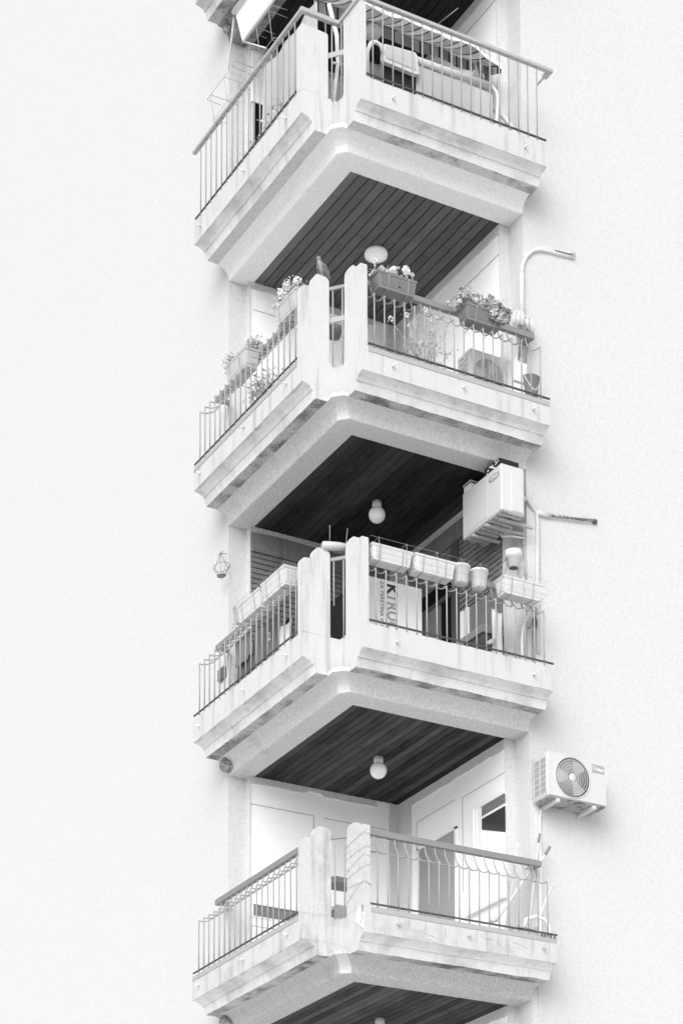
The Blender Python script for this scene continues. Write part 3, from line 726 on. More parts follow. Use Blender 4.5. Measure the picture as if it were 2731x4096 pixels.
# conduit curving over the right wall, next floor up
floor(1)
t = thing('conduit', 'white conduit rising up the right wall and bending over sideways', 'pipe', (2.64, .41, 1.2))
part('tube', MB().tube([(2.645, .415, .95), (2.64, .415, 1.35), (2.645, .415, 1.62)], .028, n=10), 'stucco', t)
part('cable', MB().tube([(2.645, .415, 1.6), (2.66, .42, 1.72), (2.71, .42, 1.83), (2.79, .42, 1.915), (2.87, .42, 1.958), (2.97, .42, 1.975), (3.10, .42, 1.985), (3.33, .42, 2.005)], .020, n=8), 'conduit', t)
cp = MB(); rr = random.Random(5); pts = [(2.82, .424, 1.955), (2.97, .424, 2.0), (3.1, .424, 2.01), (3.25, .424, 2.025), (3.34, .424, 2.04)]
cp.tube(pts, [.012, .03, .02, .03, .022], n=7)
part('mortar', cp, 'cement_patch', t)
part('gap', MB().tube([(3.07, .401, 1.998), (3.16, .399, 2.005), (3.3, .399, 2.017)], .006, n=5), 'crack', t)
# cable duct down the edge of the pier
floor(4)
t = thing('cable_duct', 'thin white duct running down the right wall beside the lowest air conditioner', 'duct', (2.75, .42, 0))
part('trunking', MB().box(2.745, 2.785, .420, FW+.002, -.5, 4.75), 'stucco', t)
part('cable', MB().tube([(2.80, .425, 4.4), (2.80, .425, 3.6), (2.78, .42, 3.2), (2.76, .42, 2.8)], .008), 'white_panel', t)

# ------------------------------------------------------------------ planters
def trough(prn, a0, a1, z0, z1, side, m_, ribs=True, depth=.19, off=0.0):
    """a tapered trough; side 'R' runs along x with its face at y=off, 'L' along y with its face at x=off"""
    tp = .025
    def P(a, d, z): return (a, off+d, z) if side == 'R' else (off+d, a, z)
    def hexa(mb, A0, A1, D0, D1, B0, B1, E0, E1, zb, zt, mi=0):
        v = [P(B0, E0, zb), P(B1, E0, zb), P(B1, E1, zb), P(B0, E1, zb), P(A0, D0, zt), P(A1, D0, zt), P(A1, D1, zt), P(A0, D1, zt)]
        mb.add(v, [(0, 3, 2, 1), (4, 5, 6, 7), (0, 1, 5, 4), (1, 2, 6, 5), (2, 3, 7, 6), (3, 0, 4, 7)], mi)
    b = MB(); hexa(b, a0+.008, a1-.008, .008, depth-.008, a0+tp, a1-tp, tp, depth-tp, z0, z1-.02)
    if ribs:
        n = int((a1-a0-.08)/.019)
        for i in range(n):
            a = a0+.045+i*.019
            b.add([P(a, .0155, z0+.03), P(a+.010, .0155, z0+.03), P(a+.010, .002, z1-.04), P(a, .002, z1-.04), P(a, .022, z0+.03), P(a+.010, .022, z0+.03), P(a+.010, .012, z1-.04), P(a, .012, z1-.04)],
                  [(0, 1, 2, 3), (0, 4, 5, 1), (2, 6, 7, 3), (1, 5, 6, 2), (0, 3, 7, 4)])
        for i in range(7):
            d = .035+i*.019
            if d > depth-.035: break
            b.add([P(a0+.0155, d, z0+.03), P(a0+.0155, d+.010, z0+.03), P(a0+.002, d+.010, z1-.04), P(a0+.002, d, z1-.04), P(a0+.024, d, z0+.03), P(a0+.024, d+.010, z0+.03), P(a0+.012, d+.010, z1-.04), P(a0+.012, d, z1-.04)],
                  [(3, 2, 1, 0), (1, 5, 4, 0), (3, 7, 6, 2), (2, 6, 5, 1), (4, 7, 3, 0)])
    part('trough', b, m_, prn)
    rm = MB(); hexa(rm, a0-.004, a1+.004, -.004, depth+.004, a0+.002, a1-.002, .002, depth-.002, z1-.022, z1)
    part('rim', rm, m_, prn)
    sl = MB(); hexa(sl, a0+.012, a1-.012, .012, depth-.012, a0+.012, a1-.012, .012, depth-.012, z1, z1+.004)
    part('soil', sl, 'soil', prn)
    return P
def hangers(prn, P, a0, a1, z0, z1, m_, depth=.19):
    for a in (a0+(a1-a0)*.28, a0+(a1-a0)*.78):
        part('hanger', MB().tube([P(a, .25, z1-.02), P(a, .0, z1+.004), P(a, -.007, z1-.02), P(a, .014, z0+.01), P(a, .03, z0-.008), P(a, .22, z0-.016), P(a, .26, z0-.01)], .004, n=5), m_, prn)
def geranium(prn, P, a0, a1, z1, seed, leaf_m, n_leaf, hgt, heads, droop=0.0, depth=.19, lsize=.022):
    r_ = random.Random(seed); lf = MB(); st = MB()
    for c in range(9):
        ca = r_.uniform(a0+.03, a1-.03); cd = r_.uniform(.02, depth-.02); ch = r_.uniform(.3, 1.0)*hgt
        st.tube([P(ca, cd, z1), P(ca+r_.uniform(-.03, .03), cd+r_.uniform(-.03, .03), z1+ch)], .003, n=4)
        for q in range(n_leaf//9):
            s_ = r_.gauss(0, .042); d_ = r_.gauss(0, .036); z = z1+max(-.01, r_.gauss(ch*.6, hgt*.26))
            lf.leaf(P(ca+s_, cd+d_, z), r_.uniform(.6, 1.25)*lsize, r_)
    if droop:
        for q in range(int(n_leaf*.3)):
            a = a0+(a1-a0)*r_.uniform(.62, 1.06); lf.leaf(P(a, r_.uniform(-.07, .03), z1-r_.uniform(-.04, droop)), r_.uniform(.8, 1.5)*lsize, r_)
    part('stems', st, 'stem', prn); part('foliage', lf, leaf_m, prn)
    for a, d_, h_, rr_ in heads:
        fm = MB()
        for q in range(60):
            th, ph = r_.uniform(0, 6.28), r_.uniform(0, 3.14)
            fm.leaf(P(a+rr_*math.sin(ph)*math.cos(th), d_+rr_*math.sin(ph)*math.sin(th), z1+h_+rr_*.8*math.cos(ph)), rr_*.34, r_)
        fm.tube([P(a+.01, d_+.01, z1), P(a, d_, z1+h_)], .003, n=4)
        part('flower', fm, 'petal', prn)
floor(1)
G1 = 'flower boxes hung on the railing'
t = thing('flower_box', 'grey ribbed flower box with round white blooms, nearest the right-hand corner pillar', 'flower box', (.84, .09, .65), G1)
P = trough(t, .61, 1.07, .645, .81, 'R', 'box_plastic', off=-.02); hangers(t, P, .61, 1.07, .645, .81, 'wire')
part('drain_hole', MB().lathe([(.012, 0), (.011, .004)], (.87, -.008, .70), 10, axis='y'), 'void', t)
geranium(t, P, .61, 1.07, .81, 11, 'leaf_pale', 330, .085, [(.585, .03, .095, .028), (.82, .05, .085, .032), (.955, .02, .085, .036), (.98, .08, .15, .034), (1.03, .03, .08, .02), (.70, .08, .08, .025)], lsize=.020)
t = thing('flower_box', 'grey ribbed flower box with big leaves spilling over its outer end', 'flower box', (1.9, .09, .62), G1)
P = trough(t, 1.66, 2.12, .605, .77, 'R', 'box_plastic', off=-.02); hangers(t, P, 1.66, 2.12, .605, .77, 'wire')
part('drain_hole', MB().lathe([(.012, 0), (.011, .004)], (1.95, -.006, .66), 10, axis='y'), 'void', t)
geranium(t, P, 1.62, 2.14, .77, 12, 'leaf_mid', 780, .15, [(1.58, .0, -.02, .02), (1.86, .05, .06, .018)], droop=.11, lsize=.027)
t = thing('flower_box', 'pale flower box with bushy white blooms beside the pigeon\'s pillar', 'flower box', (.09, .8, .57), G1)
P = trough(t, .60, 1.07, .585, .775, 'L', 'box_plastic_pale', off=-.01); hangers(t, P, .60, 1.07, .585, .775, 'wire')
geranium(t, P, .62, 1.10, .775, 13, 'leaf_pale', 800, .16, [(.66, .06, .12, .036), (.78, .1, .17, .03), (.98, .04, .14, .045), (.90, .06, .19, .042), (1.06, .06, .1, .03)], lsize=.016)
t = thing('flower_box', 'pale flower box with thin pale foliage at the far left of the railing', 'flower box', (.09, 2.0, .53), G1)
P = trough(t, 1.76, 2.24, .535, .735, 'L', 'box_plastic_pale', off=-.01); hangers(t, P, 1.76, 2.24, .535, .735, 'wire')
geranium(t, P, 1.70, 2.30, .735, 14, 'leaf_pale', 520, .13, [(1.8, .05, .1, .025), (2.2, .05, .06, .02)], lsize=.016)

# empty white planters and pots, one balcony lower
floor(2)
G2 = 'empty white planters in wire racks on the railing'
for lab, side, a0, a1, z0, z1 in (
        ('empty white trough on the railing right beside the stepped corner pillar', 'R', .535, 1.005, .655, .815),
        ('empty white trough between the corner trough and the round pots', 'R', 1.035, 1.515, .65, .825),
        ('empty white trough at the wall end of the right railing', 'R', 2.10, 2.58, .655, .835),
        ('empty white trough caged in wire, near end of the left railing', 'L', .88, 1.41, .64, .835),
        ('empty white trough caged in wire, second along the left railing', 'L', 1.45, 1.97, .635, .825)):
    t = thing('planter_trough', lab, 'planter', ((a0+a1)/2 if side == 'R' else .1, .1 if side == 'R' else (a0+a1)/2, z0), G2)
    P = trough(t, a0, a1, z0, z1, side, 'white_plastic', off=.0)
    hangers(t, P, a0-.05, a1, z0, z1, 'wire')
for lab, x in (('round white flower pot, the one next to the long troughs', 1.635), ('round white flower pot, the one nearer the wall end of the railing', 1.855)):
    t = thing('flower_pot', lab, 'flower pot', (x, .10, .66), 'round white pots on the railing')
    part('pot', MB().lathe([(.066, .665), (.070, .668), (.094, .83), (.10, .832), (.10, .852), (.092, .852)], (x, .10, 0), 22), 'white_plastic', t)
    part('soil', MB().lathe([(.085, .850), (.08, .853)], (x, .10, 0), 18), 'soil', t)
t = thing('wire_rack', 'long wire rack holding the white troughs on the right railing', 'rack', (1.5, .1, .62), 'wire racks holding planters')
wr = MB()
for z in (.865, .79, .715): wr.tube([(.50, -.025, z), (2.63, -.03, z)], .0014, n=4)
for z in (.865, .715): wr.tube([(2.63, -.03, z), (2.63, .2, z)], .0014, n=4)
wr.tube([(.50, -.02, .635), (2.60, -.02, .63), (2.60, .2, .63)], .0014, n=4); wr.tube([(.50, .2, .865), (2.63, .2, .865)], .0014, n=4)
for y in (.05, .12, .18): wr.tube([(.50, y, .632), (2.60, y, .630)], .0013, n=4)
part('wires', wr, 'wire', t)
for x in (.60, .92, 1.28, 1.57, 1.80, 2.05, 2.33):
    part('upright', MB().tube([(x, .22, .865), (x, -.028, .868), (x, -.028, .72), (x, -.018, .65), (x, .02, .63), (x, .24, .628)], .003, n=5), 'wire', t)
t = thing('wire_rack', 'wire cage round the two white troughs on the left railing', 'rack', (.1, 1.4, .62), 'wire racks holding planters')
wr = MB()
for z in (.845, .78, .71): wr.tube([(-.022, .84, z), (-.022, 2.02, z)], .0014, n=4); wr.tube([(-.022, .84, z), (.2, .84, z)], .0014, n=4)
for i in range(9): y = .86+i*.143; wr.tube([(-.022, y, .845), (-.018, y, .64), (.2, y, .625)], .0015, n=4)
for i in range(5): wr.tube([(.03+i*.04, .84, .845), (.03+i*.04, .84, .63)], .0014, n=4)
part('wires', wr, 'wire', t)

# wire holders left empty on the top railing
floor(0)
for lab, a0, a1, z0, z1 in (('empty wire planter holder at the far end of the top railing', 1.80, 2.33, .66, .93), ('empty wire planter holder in the middle of the top railing', 1.30, 1.72, .66, .93), ('empty wire planter holder nearest the corner of the top railing', .74, 1.22, .68, .99)):
    t = thing('wire_holder', lab, 'planter holder', (-.1, (a0+a1)/2, z0), 'empty wire holders on the top railing')
    wr = MB()
    wr.tube([(-.02, a0, z1), (-.19, a0+.01, z1), (-.19, a1-.01, z1), (-.02, a1, z1)], .003, n=4)
    wr.tube([(-.02, a0+.06, z0), (-.15, a0+.06, z0), (-.15, a1-.06, z0), (-.02, a1-.06, z0)], .003, n=4)
    for a in (a0+.10, a1-.10): wr.tube([(.03, a, z1+.0), (-.19, a, z1), (-.15, a, z0), (-.01, a, z0)], .0042, n=4)
    part('wires', wr, 'wire', t)

# ------------------------------------------------------------------ pigeon
floor(1)
def loft(spine, n=12):
    """spine: (x,y,z, half-width across y, half-width across the spine)"""
    mb = MB(); v = []; f = []
    P_ = [Vector(s_[:3]) for s_ in spine]
    for i, s_ in enumerate(spine):
        d = P_[min(i+1, len(P_)-1)]-P_[max(i-1, 0)]; d.normalize(); yv = Vector((0, 1, 0)); nn = d.cross(yv).normalized()
        for k in range(n):
            a = 2*math.pi*k/n; v.append(P_[i]+yv*s_[3]*math.cos(a)+nn*s_[4]*math.sin(a))
    for i in range(len(spine)-1):
        for k in range(n): f.append((i*n+k, i*n+(k+1) % n, (i+1)*n+(k+1) % n, (i+1)*n+k))
    f += [tuple(range(n-1, -1, -1)), tuple(range((len(spine)-1)*n, len(spine)*n))]
    return mb.add(v, f, 0, True)
px, py, pz = .24, .53, .902
t = thing('pigeon', 'grey pigeon perched on top of a rounded balcony pillar', 'pigeon', (px, py, pz))
part('body', loft([(px+.105, py, pz-.015, .012, .006), (px+.085, py, pz+.005, .024, .010), (px+.062, py, pz+.035, .036, .024), (px+.040, py, pz+.068, .050, .040), (px+.020, py, pz+.105, .055, .047), (px+.002, py, pz+.135, .047, .040), (px-.006, py, pz+.160, .033, .029), (px-.008, py, pz+.182, .023, .022), (px-.010, py, pz+.200, .021, .022), (px-.013, py, pz+.216, .020, .022), (px-.016, py, pz+.228, .013, .014), (px-.018, py, pz+.233, .004, .004)]), 'pigeon_grey', t)
part('beak', MB().tube([(px-.030, py, pz+.208), (px-.052, py, pz+.203)], [.006, .0015], n=6), 'pigeon_beak', t)
for s_ in (-1, 1):
    part('wing', loft([(px+.118, py+s_*.018, pz-.02, .006, .004), (px+.085, py+s_*.036, pz+.02, .010, .018), (px+.05, py+s_*.050, pz+.065, .012, .034), (px+.022, py+s_*.052, pz+.105, .012, .034), (px+.0, py+s_*.042, pz+.135, .008, .014)]), 'pigeon_wing', t)
    part('eye', MB().ball((px-.026, py+s_*.0175, pz+.212), .0035, n=8), 'dotted_dark', t)
    part('leg', MB().tube([(px+.018, py+s_*.02, pz+.045), (px+.016, py+s_*.02, pz+.004)], .0045, n=5).tube([(px+.016, py+s_*.02, pz+.004), (px-.012, py+s_*.024, pz+.0035)], .003, n=4), 'pigeon_beak', t)

# ------------------------------------------------------------------ swallow nests under the left ends of the mouldings
for k, lab in ((-1, 'remains of a mud nest under the topmost slab, upper left'), (2, 'round mud nest under the left end of the balcony with the white planters'), (3, 'mud nest under the left end of the lowest balcony')):
    floor(k); rr = random.Random(60+k)
    mb = MB().ball((.385, 2.985, -.505), .085 if k > 0 else .06, n=18, jit=.10, rnd=rr, sc=(1.0, 1.0, .80))
    t = thing('mud_nest', lab, 'nest', (.385, 2.985, -.52), 'mud nests under the balconies')
    part('shell', mb, 'mud', t)
    part('opening', MB().ball((.33, 2.925, -.462), .028, n=10, sc=(1, 1, .5)), 'crack', t)

# ------------------------------------------------------------------ top balcony: swing, hanging sheet, awning
floor(0)
t = thing('garden_swing', 'garden swing with striped canopy and grey seat on the top balcony', 'swing', (1.6, .75, -.06))
def droop(x): return -.13*max(0, (x-2.05)/.4)**1.5
def cano(u, v):
    x = .50+(1.93+.08*v)*u; y = .45+.67*v
    z = 1.18+droop(x)*(1-v)+.38*v - .05*math.sin(math.pi*v) + .010*math.sin(u*18)
    return (x, y, z)
part('canopy', MB().sheet(cano, 30, 12, thick=.0015), 'striped_canvas', t)
vl = MB().sheet(lambda u, v: (.50+2.0*u, 1.125+.01*math.sin(u*30), 1.56+.010*math.sin(u*18)-(.12+.012*abs(math.sin(u*26)))*v), 40, 4, thick=.005)
vl.sheet(lambda u, v: (2.435+.07*u, .45+.67*u, 1.18-.12*(1-u)+.38*u-.04*math.sin(math.pi*u)-.10*v), 12, 4, thick=.005)
part('valance', vl, 'striped_canvas', t)
part('valance', MB().sheet(lambda u, v: (.50+1.93*u, .447+.01*math.sin(u*30), 1.185+droop(.5+1.93*u)+.010*math.sin(u*18)-(.05+.012*abs(math.sin(u*26)))*v), 40, 4, thick=.004), 'lit_stripe', t)
part('backrest', MB().box(1.40, 2.34, .50, .56, .18, .745, bev=.02), 'swing_grey', t)
part('top_roll', MB().tube([(1.38, .50, .775), (2.32, .50, .80)], .040, n=10), 'swing_cushion', t)
part('side_panel', MB().box(2.12, 2.34, .485, .4995, .12, .70), 'swing_cushion', t)
sq = [(.945, .60), (.96, .575), (1.34, .565), (1.385, .575), (1.39, .60), (1.365, .79), (1.345, .81), (.975, .775), (.955, .755)]
part('seat_pad', MB().prism(sq, 'y', .44, .49), 'white_plastic', t)
part('pad_centre', MB().prism([(.985, .62), (1.35, .61), (1.34, .79), (.98, .765)], 'y', .432, .439), 'swing_cushion', t)
part('arm_loop', MB().tube([(.77, .45, .20), (.765, .45, .50), (.77, .45, .63), (.81, .45, .73), (.87, .45, .765), (.93, .45, .745), (.96, .45, .66)], .022, n=10), 'tube_white', t)
part('arm_cover', MB().sheet(lambda u, v: (.79+.17*u, .47+.02*math.sin(u*9), .60-.08*math.sin(u*3.14)*(1-v)-.50*v), 10, 6, thick=.006), 'cloth_grey', t)
part('shade_gap', MB().box(.98, 1.40, .52, .53, .05, .60), 'cloth_dark', t)  # dark panel: the shade below the seat pad put into its colour
part('post', MB().tube([(2.42, .74, 1.34), (2.45, .74, .94), (2.44, .74, .3)], .030, n=8).tube([(2.33, .75, 1.24), (2.41, .74, .88)], .02, n=6), 'tube_grey', t)
part('leg', MB().tube([(2.20, .5, .80), (2.34, .5, .81), (2.40, .5, .76), (2.42, .5, .68), (2.40, .5, .42), (2.38, .5, .1)], .022, n=8), 'tube_white', t)
part('leg', MB().tube([(2.43, .60, .64), (2.52, .56, .56), (2.62, .54, .46), (2.69, .50, .28), (2.70, .48, -.05)], .026, n=8), 'tube_white', t)
part('leg', MB().tube([(.45, .70, 1.2), (.52, .66, .85), (.50, .6, .5), (.42, .55, .0)], .024, n=8), 'tube_white', t)
part('cross_tube', MB().tube([(.42, .57, .45), (.55, .60, .50)], .012, n=6), 'tube_white', t)
single('round_lamp', MB().ball((1.03, .8, 1.16), .10, n=18, sc=(1, 1, .75)), 'white_plastic', 'white round lamp shade half hidden by the swing canopy', 'lamp', (1.03, .8, 1.16))
for lab, p0, p1 in (('thin white clothes line post rising by the canopy to the dark ceiling, left one', (1.845, 1.30, 1.6), (1.86, 1.66, 2.315)), ('thin white clothes line crossing the dark ceiling, right one', (2.30, 1.10, 2.10), (2.375, 1.70, 2.315))):
    single('clothes_line', MB().tube([p0, p1], .006, n=5), 'tube_white', lab, 'line', p0, 'clothes lines on the top balcony')
t = thing('hanging_sheet', 'plain grey sheet hung inside the left railing of the top balcony', 'sheet', (.5, 1.5, .1))
def sh(u, v):
    y = 1.08+1.20*u+.10*(1-v)*u; z = .10+1.42*v-.03*math.sin(u*3.14)
    return (.50+.014*math.sin(u*16+v*2), y, z)
part('fabric', MB().sheet(sh, 36, 10, thick=.004), 'tarp_grey', t)
part('tear', MB().tube([(.49, .86, 1.30), (.488, .85, 1.12), (.488, .84, .80), (.488, .85, .5)], [.004, .012, .005, .003], n=5), 'crack', t)
r_ = random.Random(21)
t = thing('potted_plant', 'pale leafy plants behind the left bars under the grey sheet', 'plant', (.2, 1.55, -.05))
lf = MB(); st = MB()
for q in range(11):
    y = 1.0+q*.115; h = r_.uniform(.18, .42); st.tube([(.2, y, -.05), (.18+r_.uniform(-.04, .04), y+r_.uniform(-.04, .04), h)], .004, n=4)
    for i in range(26): lf.leaf((.18+r_.gauss(0, .045), y+r_.gauss(0, .045), h*r_.uniform(.35, 1.1)), r_.uniform(.012, .022), r_)
part('stems', st, 'stem', t); part('foliage', lf, 'leaf_pale', t)
part('pot', MB().box(.10, .28, .95, 2.25, -.06, .05), 'white_plastic', t)
# drop-arm awning under the topmost slab
t = thing('awning', 'white roller awning half let down under the topmost slab, upper left', 'awning', (.3, 2.4, 2.2))
part('roller', MB().tube([(.255, .72, 2.28), (.255, 2.57, 2.28)], .030, n=10), 'tube_white', t)
part('fabric', MB().sheet(lambda u, v: (.275+.075*v, .75+(1.81-.03*v)*u, 2.265-.33*v), 20, 8, thick=.004), 'awning_fabric', t)
part('drop_bar', MB().tube([(.352, .72, 1.93), (.352, 2.52, 1.93)], .014, n=8), 'tube_white', t)
part('arm', MB().tube([(.352, 2.50, 1.92), (.03, 1.33, .97)], .009, n=6), 'tube_white', t)
part('crank_rod', MB().tube([(.27, 2.60, 2.26), (.29, 2.74, 1.95), (.30, 2.80, 1.75)], .007, n=5).tube([(.285, 2.605, 2.26), (.305, 2.745, 1.95)], .005, n=5), 'tube_white', t)

# ------------------------------------------------------------------ balcony with the flower boxes: tall plant, mops, bucket, carton
floor(1)
r_ = random.Random(31)
t = thing('potted_plant', 'tall pale daisy plant standing in the middle behind the right bars', 'plant', (1.55, .62, -.06))
st = MB(); lf = MB(); fl = MB()
for q in range(26):
    x = 1.55+r_.gauss(0, .06); y = .62+r_.gauss(0, .05); X = 1.55+r_.gauss(0, .17); Y = .62+r_.gauss(0, .08); h = r_.uniform(.35, .98)
    st.tube([(x, y, .1), ((x+X)/2, (y+Y)/2, h*.6), (X, Y, h)], .0028, n=4)
    for i in range(20): s_ = r_.uniform(.4, 1.05); lf.leaf((x+(X-x)*s_+r_.gauss(0, .03), y+(Y-y)*s_+r_.gauss(0, .03), h*s_+r_.gauss(0, .02)), r_.uniform(.008, .016), r_)
    if q % 2 == 0:
        for i in range(10): a = i*.63; fl.leaf((X+.022*math.cos(a), Y-.01, h+.022*math.sin(a)), .014, r_)
part('stems', st, 'stem', t); part('foliage', lf, 'leaf_pale', t); part('flowers', fl, 'petal', t)
part('pot', MB().lathe([(.09, -.06), (.12, .12), (.125, .12)], (1.55, .62, 0), 18), 'white_plastic', t)
t = thing('potted_plant', 'bushy trailing plant behind the far left bars under the pale box', 'plant', (.30, 1.95, .1))
lf = MB(); st = MB()
for q in range(240): lf.leaf((.30+r_.gauss(0, .06), 1.93+r_.gauss(0, .12), .46+r_.gauss(0, .055)), r_.uniform(.012, .026), r_)
for q in range(70): lf.leaf((.30+r_.gauss(0, .05), 2.02+r_.gauss(0, .07), .28+r_.gauss(0, .07)), r_.uniform(.008, .018), r_)
for q in range(5): st.tube([(.30, 1.98, -.05), (.30+r_.gauss(0, .02), 1.95+r_.gauss(0, .05), .45)], .005, n=4)
part('foliage', lf, 'leaf_pale', t); part('stems', st, 'stem', t)
def mop(lab, base, top, pole_m='tube_white', grp='mops and brooms leaning in the right corners'):
    t = thing('mop', lab, 'mop', base, grp)
    b_, tp_ = Vector(base), Vector(top)
    part('pole', MB().tube([b_, tp_], .011, n=6), pole_m, t)
    part('mop_clamp', MB().ball(top, .03, n=8, sc=(1.6, 1, .8)), 'tube_grey', t)
    r2 = random.Random(len(lab)); ms = MB()
    for i in range(46):
        a = r2.uniform(0, 6.28); w_ = r2.uniform(.03, .085)
        ms.tube([tp_, tp_+Vector((w_*.6*math.cos(a), w_*.5*math.sin(a), .02)), tp_+Vector((w_*math.cos(a), w_*.7*math.sin(a), -.07)), tp_+Vector((w_*.95*math.cos(a), w_*.7*math.sin(a), -r2.uniform(.11, .17)))], .005, n=4)
    part('mop_strings', ms, 'mop_string', t)
mop('white string mop head up by the conduit on the right wall', (2.50, .38, -.06), (2.545, .33, 1.075))
mop('thin string mop beside the whiter mop, further from the railing corner', (2.60, .36, -.06), (2.665, .34, 1.06), 'tube_grey')
t = thing('bucket', 'grey bucket tipped beside the wall at the right end of the flower box balcony', 'bucket', (2.66, .30, .1))
part('pail', MB().lathe([(.075, .02), (.08, .03), (.105, .24), (.112, .245), (.105, .25), (.07, .10)], (2.64, .28, .1), 18), 'bucket_grey', t)
part('handle', MB().tube([(2.545+.19*i/8, .24-.05*math.sin(i/8*3.14), .34-.16*math.sin(i/8*3.14)) for i in range(9)], .007, n=5), 'tube_white', t)
t = thing('cardboard_box', 'tall white carton between the standing air conditioner and the mops', 'box', (2.62, .34, -.06))
part('carton', MB().box(2.42, 2.59, .26, .38, -.06, .49), 'card_white', t)
part('tape', MB().box(2.418, 2.592, .257, .2595, .24, .27), 'ac_badge', t)
part('flap', MB().prism([(2.43, .49), (2.49, .49), (2.46, .55)], 'y', .262, .266), 'card_white', t)
t = thing('cable_bundle', 'tangled cables taped down the pier by the mops', 'cables', (2.66, .40, .4))
cb = MB(); r_ = random.Random(8)
for q in range(6):
    pts = [(2.60+r_.uniform(-.03, .03), .40+r_.uniform(-.02, .01), .90-.14*i) for i in range(8)]; cb.tube(pts, r_.uniform(.006, .012), n=5)
part('cables', cb, 'tube_grey', t); part('wrap', MB().tube([(2.60, .395, .62), (2.615, .39, .42)], .028, n=8), 'white_plastic', t)
single('clay_pot', MB().lathe([(.06, .42), (.085, .50), (.09, .52)], (.50, .70, 0), 16), 'box_plastic', 'grey pot hanging behind the little plate in the notch', 'flower pot', (.5, .7, .42))

# ------------------------------------------------------------------ balcony with the planters: banner board, washing, cabinet, hanging pots
floor(2)
t = thing('advert_board', 'white advertising board turned on its side behind the right bars', 'board', (.97, .47, -.06))
part('panel', MB().box(.52, 1.385, .46, .472, -.06, .705), 'card_white', t)
yv = .4575
def down(x0, z0, sx=1.0): return lambda x, y: (x0+y, yv, z0-x*sx)
part('lettering', text_mb('K', .165, down(.975, .675), bold=.006), 'ink_dark', t)
part('lettering', text_mb('TRUCK', .165, down(.975, .575, .93), bold=.005), 'ink_grey', t)
part('lettering', text_mb('ZA TERETINA VOZILA', .062, down(.890, .685, 1.0)), 'ink_dark', t)
# washing on the left
r_ = random.Random(17)
def cloth(name, lab, cat, mtl, x, y0, y1, zt, zb, amp=.012, grp=None, extra=None):
    t = thing(name, lab, cat, (x, (y0+y1)/2, zb), grp)
    ph = r_.uniform(0, 6)
    part('fabric', MB().sheet(lambda u, v: (x+amp*math.sin(u*13+ph)*(.4+v), y0+(y1-y0)*(u+.02*math.sin(v*5)), zt-(zt-zb)*v-.014*math.sin(u*7+ph)), 18, 10, thick=.006), mtl, t)
    return t
WG = 'washing hung behind the left railing'
cloth('towel', 'mid grey short cloth hung at the far end of the washing', 'towel', 'cloth_grey', .36, 2.30, 2.72, .80, .50, grp=WG)
cloth('trousers', 'dark striped garment hanging below the short grey cloth', 'clothes', 'cloth_midgrey', .39, 2.0, 2.70, .56, .02, .02, grp=WG)
t = cloth('shirt', 'light grey shirt with a white numeral hung mid railing', 'clothes', 'cloth_grey', .37, 1.66, 2.26, .74, .22, grp=WG)
part('print', text_mb('2', .13, lambda x, y: (.352, 1.93-x, .50+y), bold=.003), 'card_white', t)
t = cloth('shirt', 'black garment hanging at the near end of the left washing', 'clothes', 'cloth_dark', .42, 1.50, 1.70, .62, .15, grp=WG)
t = cloth('white_towel', 'folded white cloth over the line close to the stepped left pillar', 'towel', 'cloth_white', .33, 1.32, 1.58, .50, .20, grp=WG)
t = cloth('jacket', 'long black jacket hanging in the corner notch gap', 'jacket', 'cloth_dark', .60, .62, 1.02, .60, -.06, .02)
single('wall_vent', MB().box(.40, .435, 3.10, 3.27, .56, .70, bev=.01), 'cloth_midgrey', 'small dark grey box on the wall at the left end behind the bars', 'box', (.42, 3.18, .6))
# cabinet and white cloth at the right
t = thing('cabinet', 'dark low cabinet with a pale top against the right loggia wall', 'cabinet', (2.43, .95, -.06))
part('body', MB().box(2.31, 2.56, .74, 1.25, -.06, .55), 'cabinet_dark', t)
part('top', MB().box(2.29, 2.565, .72, 1.27, .552, .635), 'cabinet_top', t)
part('door', MB().box(2.300, 2.309, .80, 1.22, -.02, .50), 'cabinet_dark', t)
t = thing('plastic_sheet', 'crumpled white plastic hung on the dark cabinet\'s near corner', 'plastic sheet', (2.42, .62, .2))
part('fabric', MB().sheet(lambda u, v: (2.36+.12*u+.03*v*math.sin(u*5+v*4), .64+.015*math.sin(u*11+v*3), .80-.62*v-.05*u), 10, 14, thick=.005), 'cloth_white', t)
part('corner', MB().tube([(2.36, .62, .42), (2.28, .60, .37)], [.03, .018], n=7), 'cloth_white', t)
# hose and dark mirror at the wall end
t = thing('hose', 'white corrugated hose looped by the wall end of the planter balcony', 'hose', (2.62, .36, .2))
part('pipe', MB().tube([(2.56, .36, -.05), (2.55, .36, .35), (2.56, .36, .50), (2.60, .36, .60), (2.66, .38, .68), (2.69, .40, .85)], .016, n=8), 'hose', t)
t = thing('wall_mirror', 'small dark oval mirror clipped on a rod behind the last right bars', 'mirror', (2.70, .36, .5))
part('disc', MB().lathe([(.055, 0), (.055, -.01), (.04, -.014)], (2.72, .37, .60), 18, axis='y', sx=.6, sy=1.2), 'cabinet_dark', t)
part('rod', MB().tube([(2.70, .38, -.05), (2.70, .38, .50)], .010, n=6).tube([(2.64, .37, .52), (2.72, .37, .575)], .014, n=6), 'cabinet_top', t)
single('preserve_jar', MB().lathe([(.048, -.05), (.05, -.04), (.05, .10), (.042, .115), (.042, .125)], (2.54, .30, .0), 16), 'bottle', 'clear jar standing on the slab by the corrugated hose', 'jar', (2.54, .30, -.05))
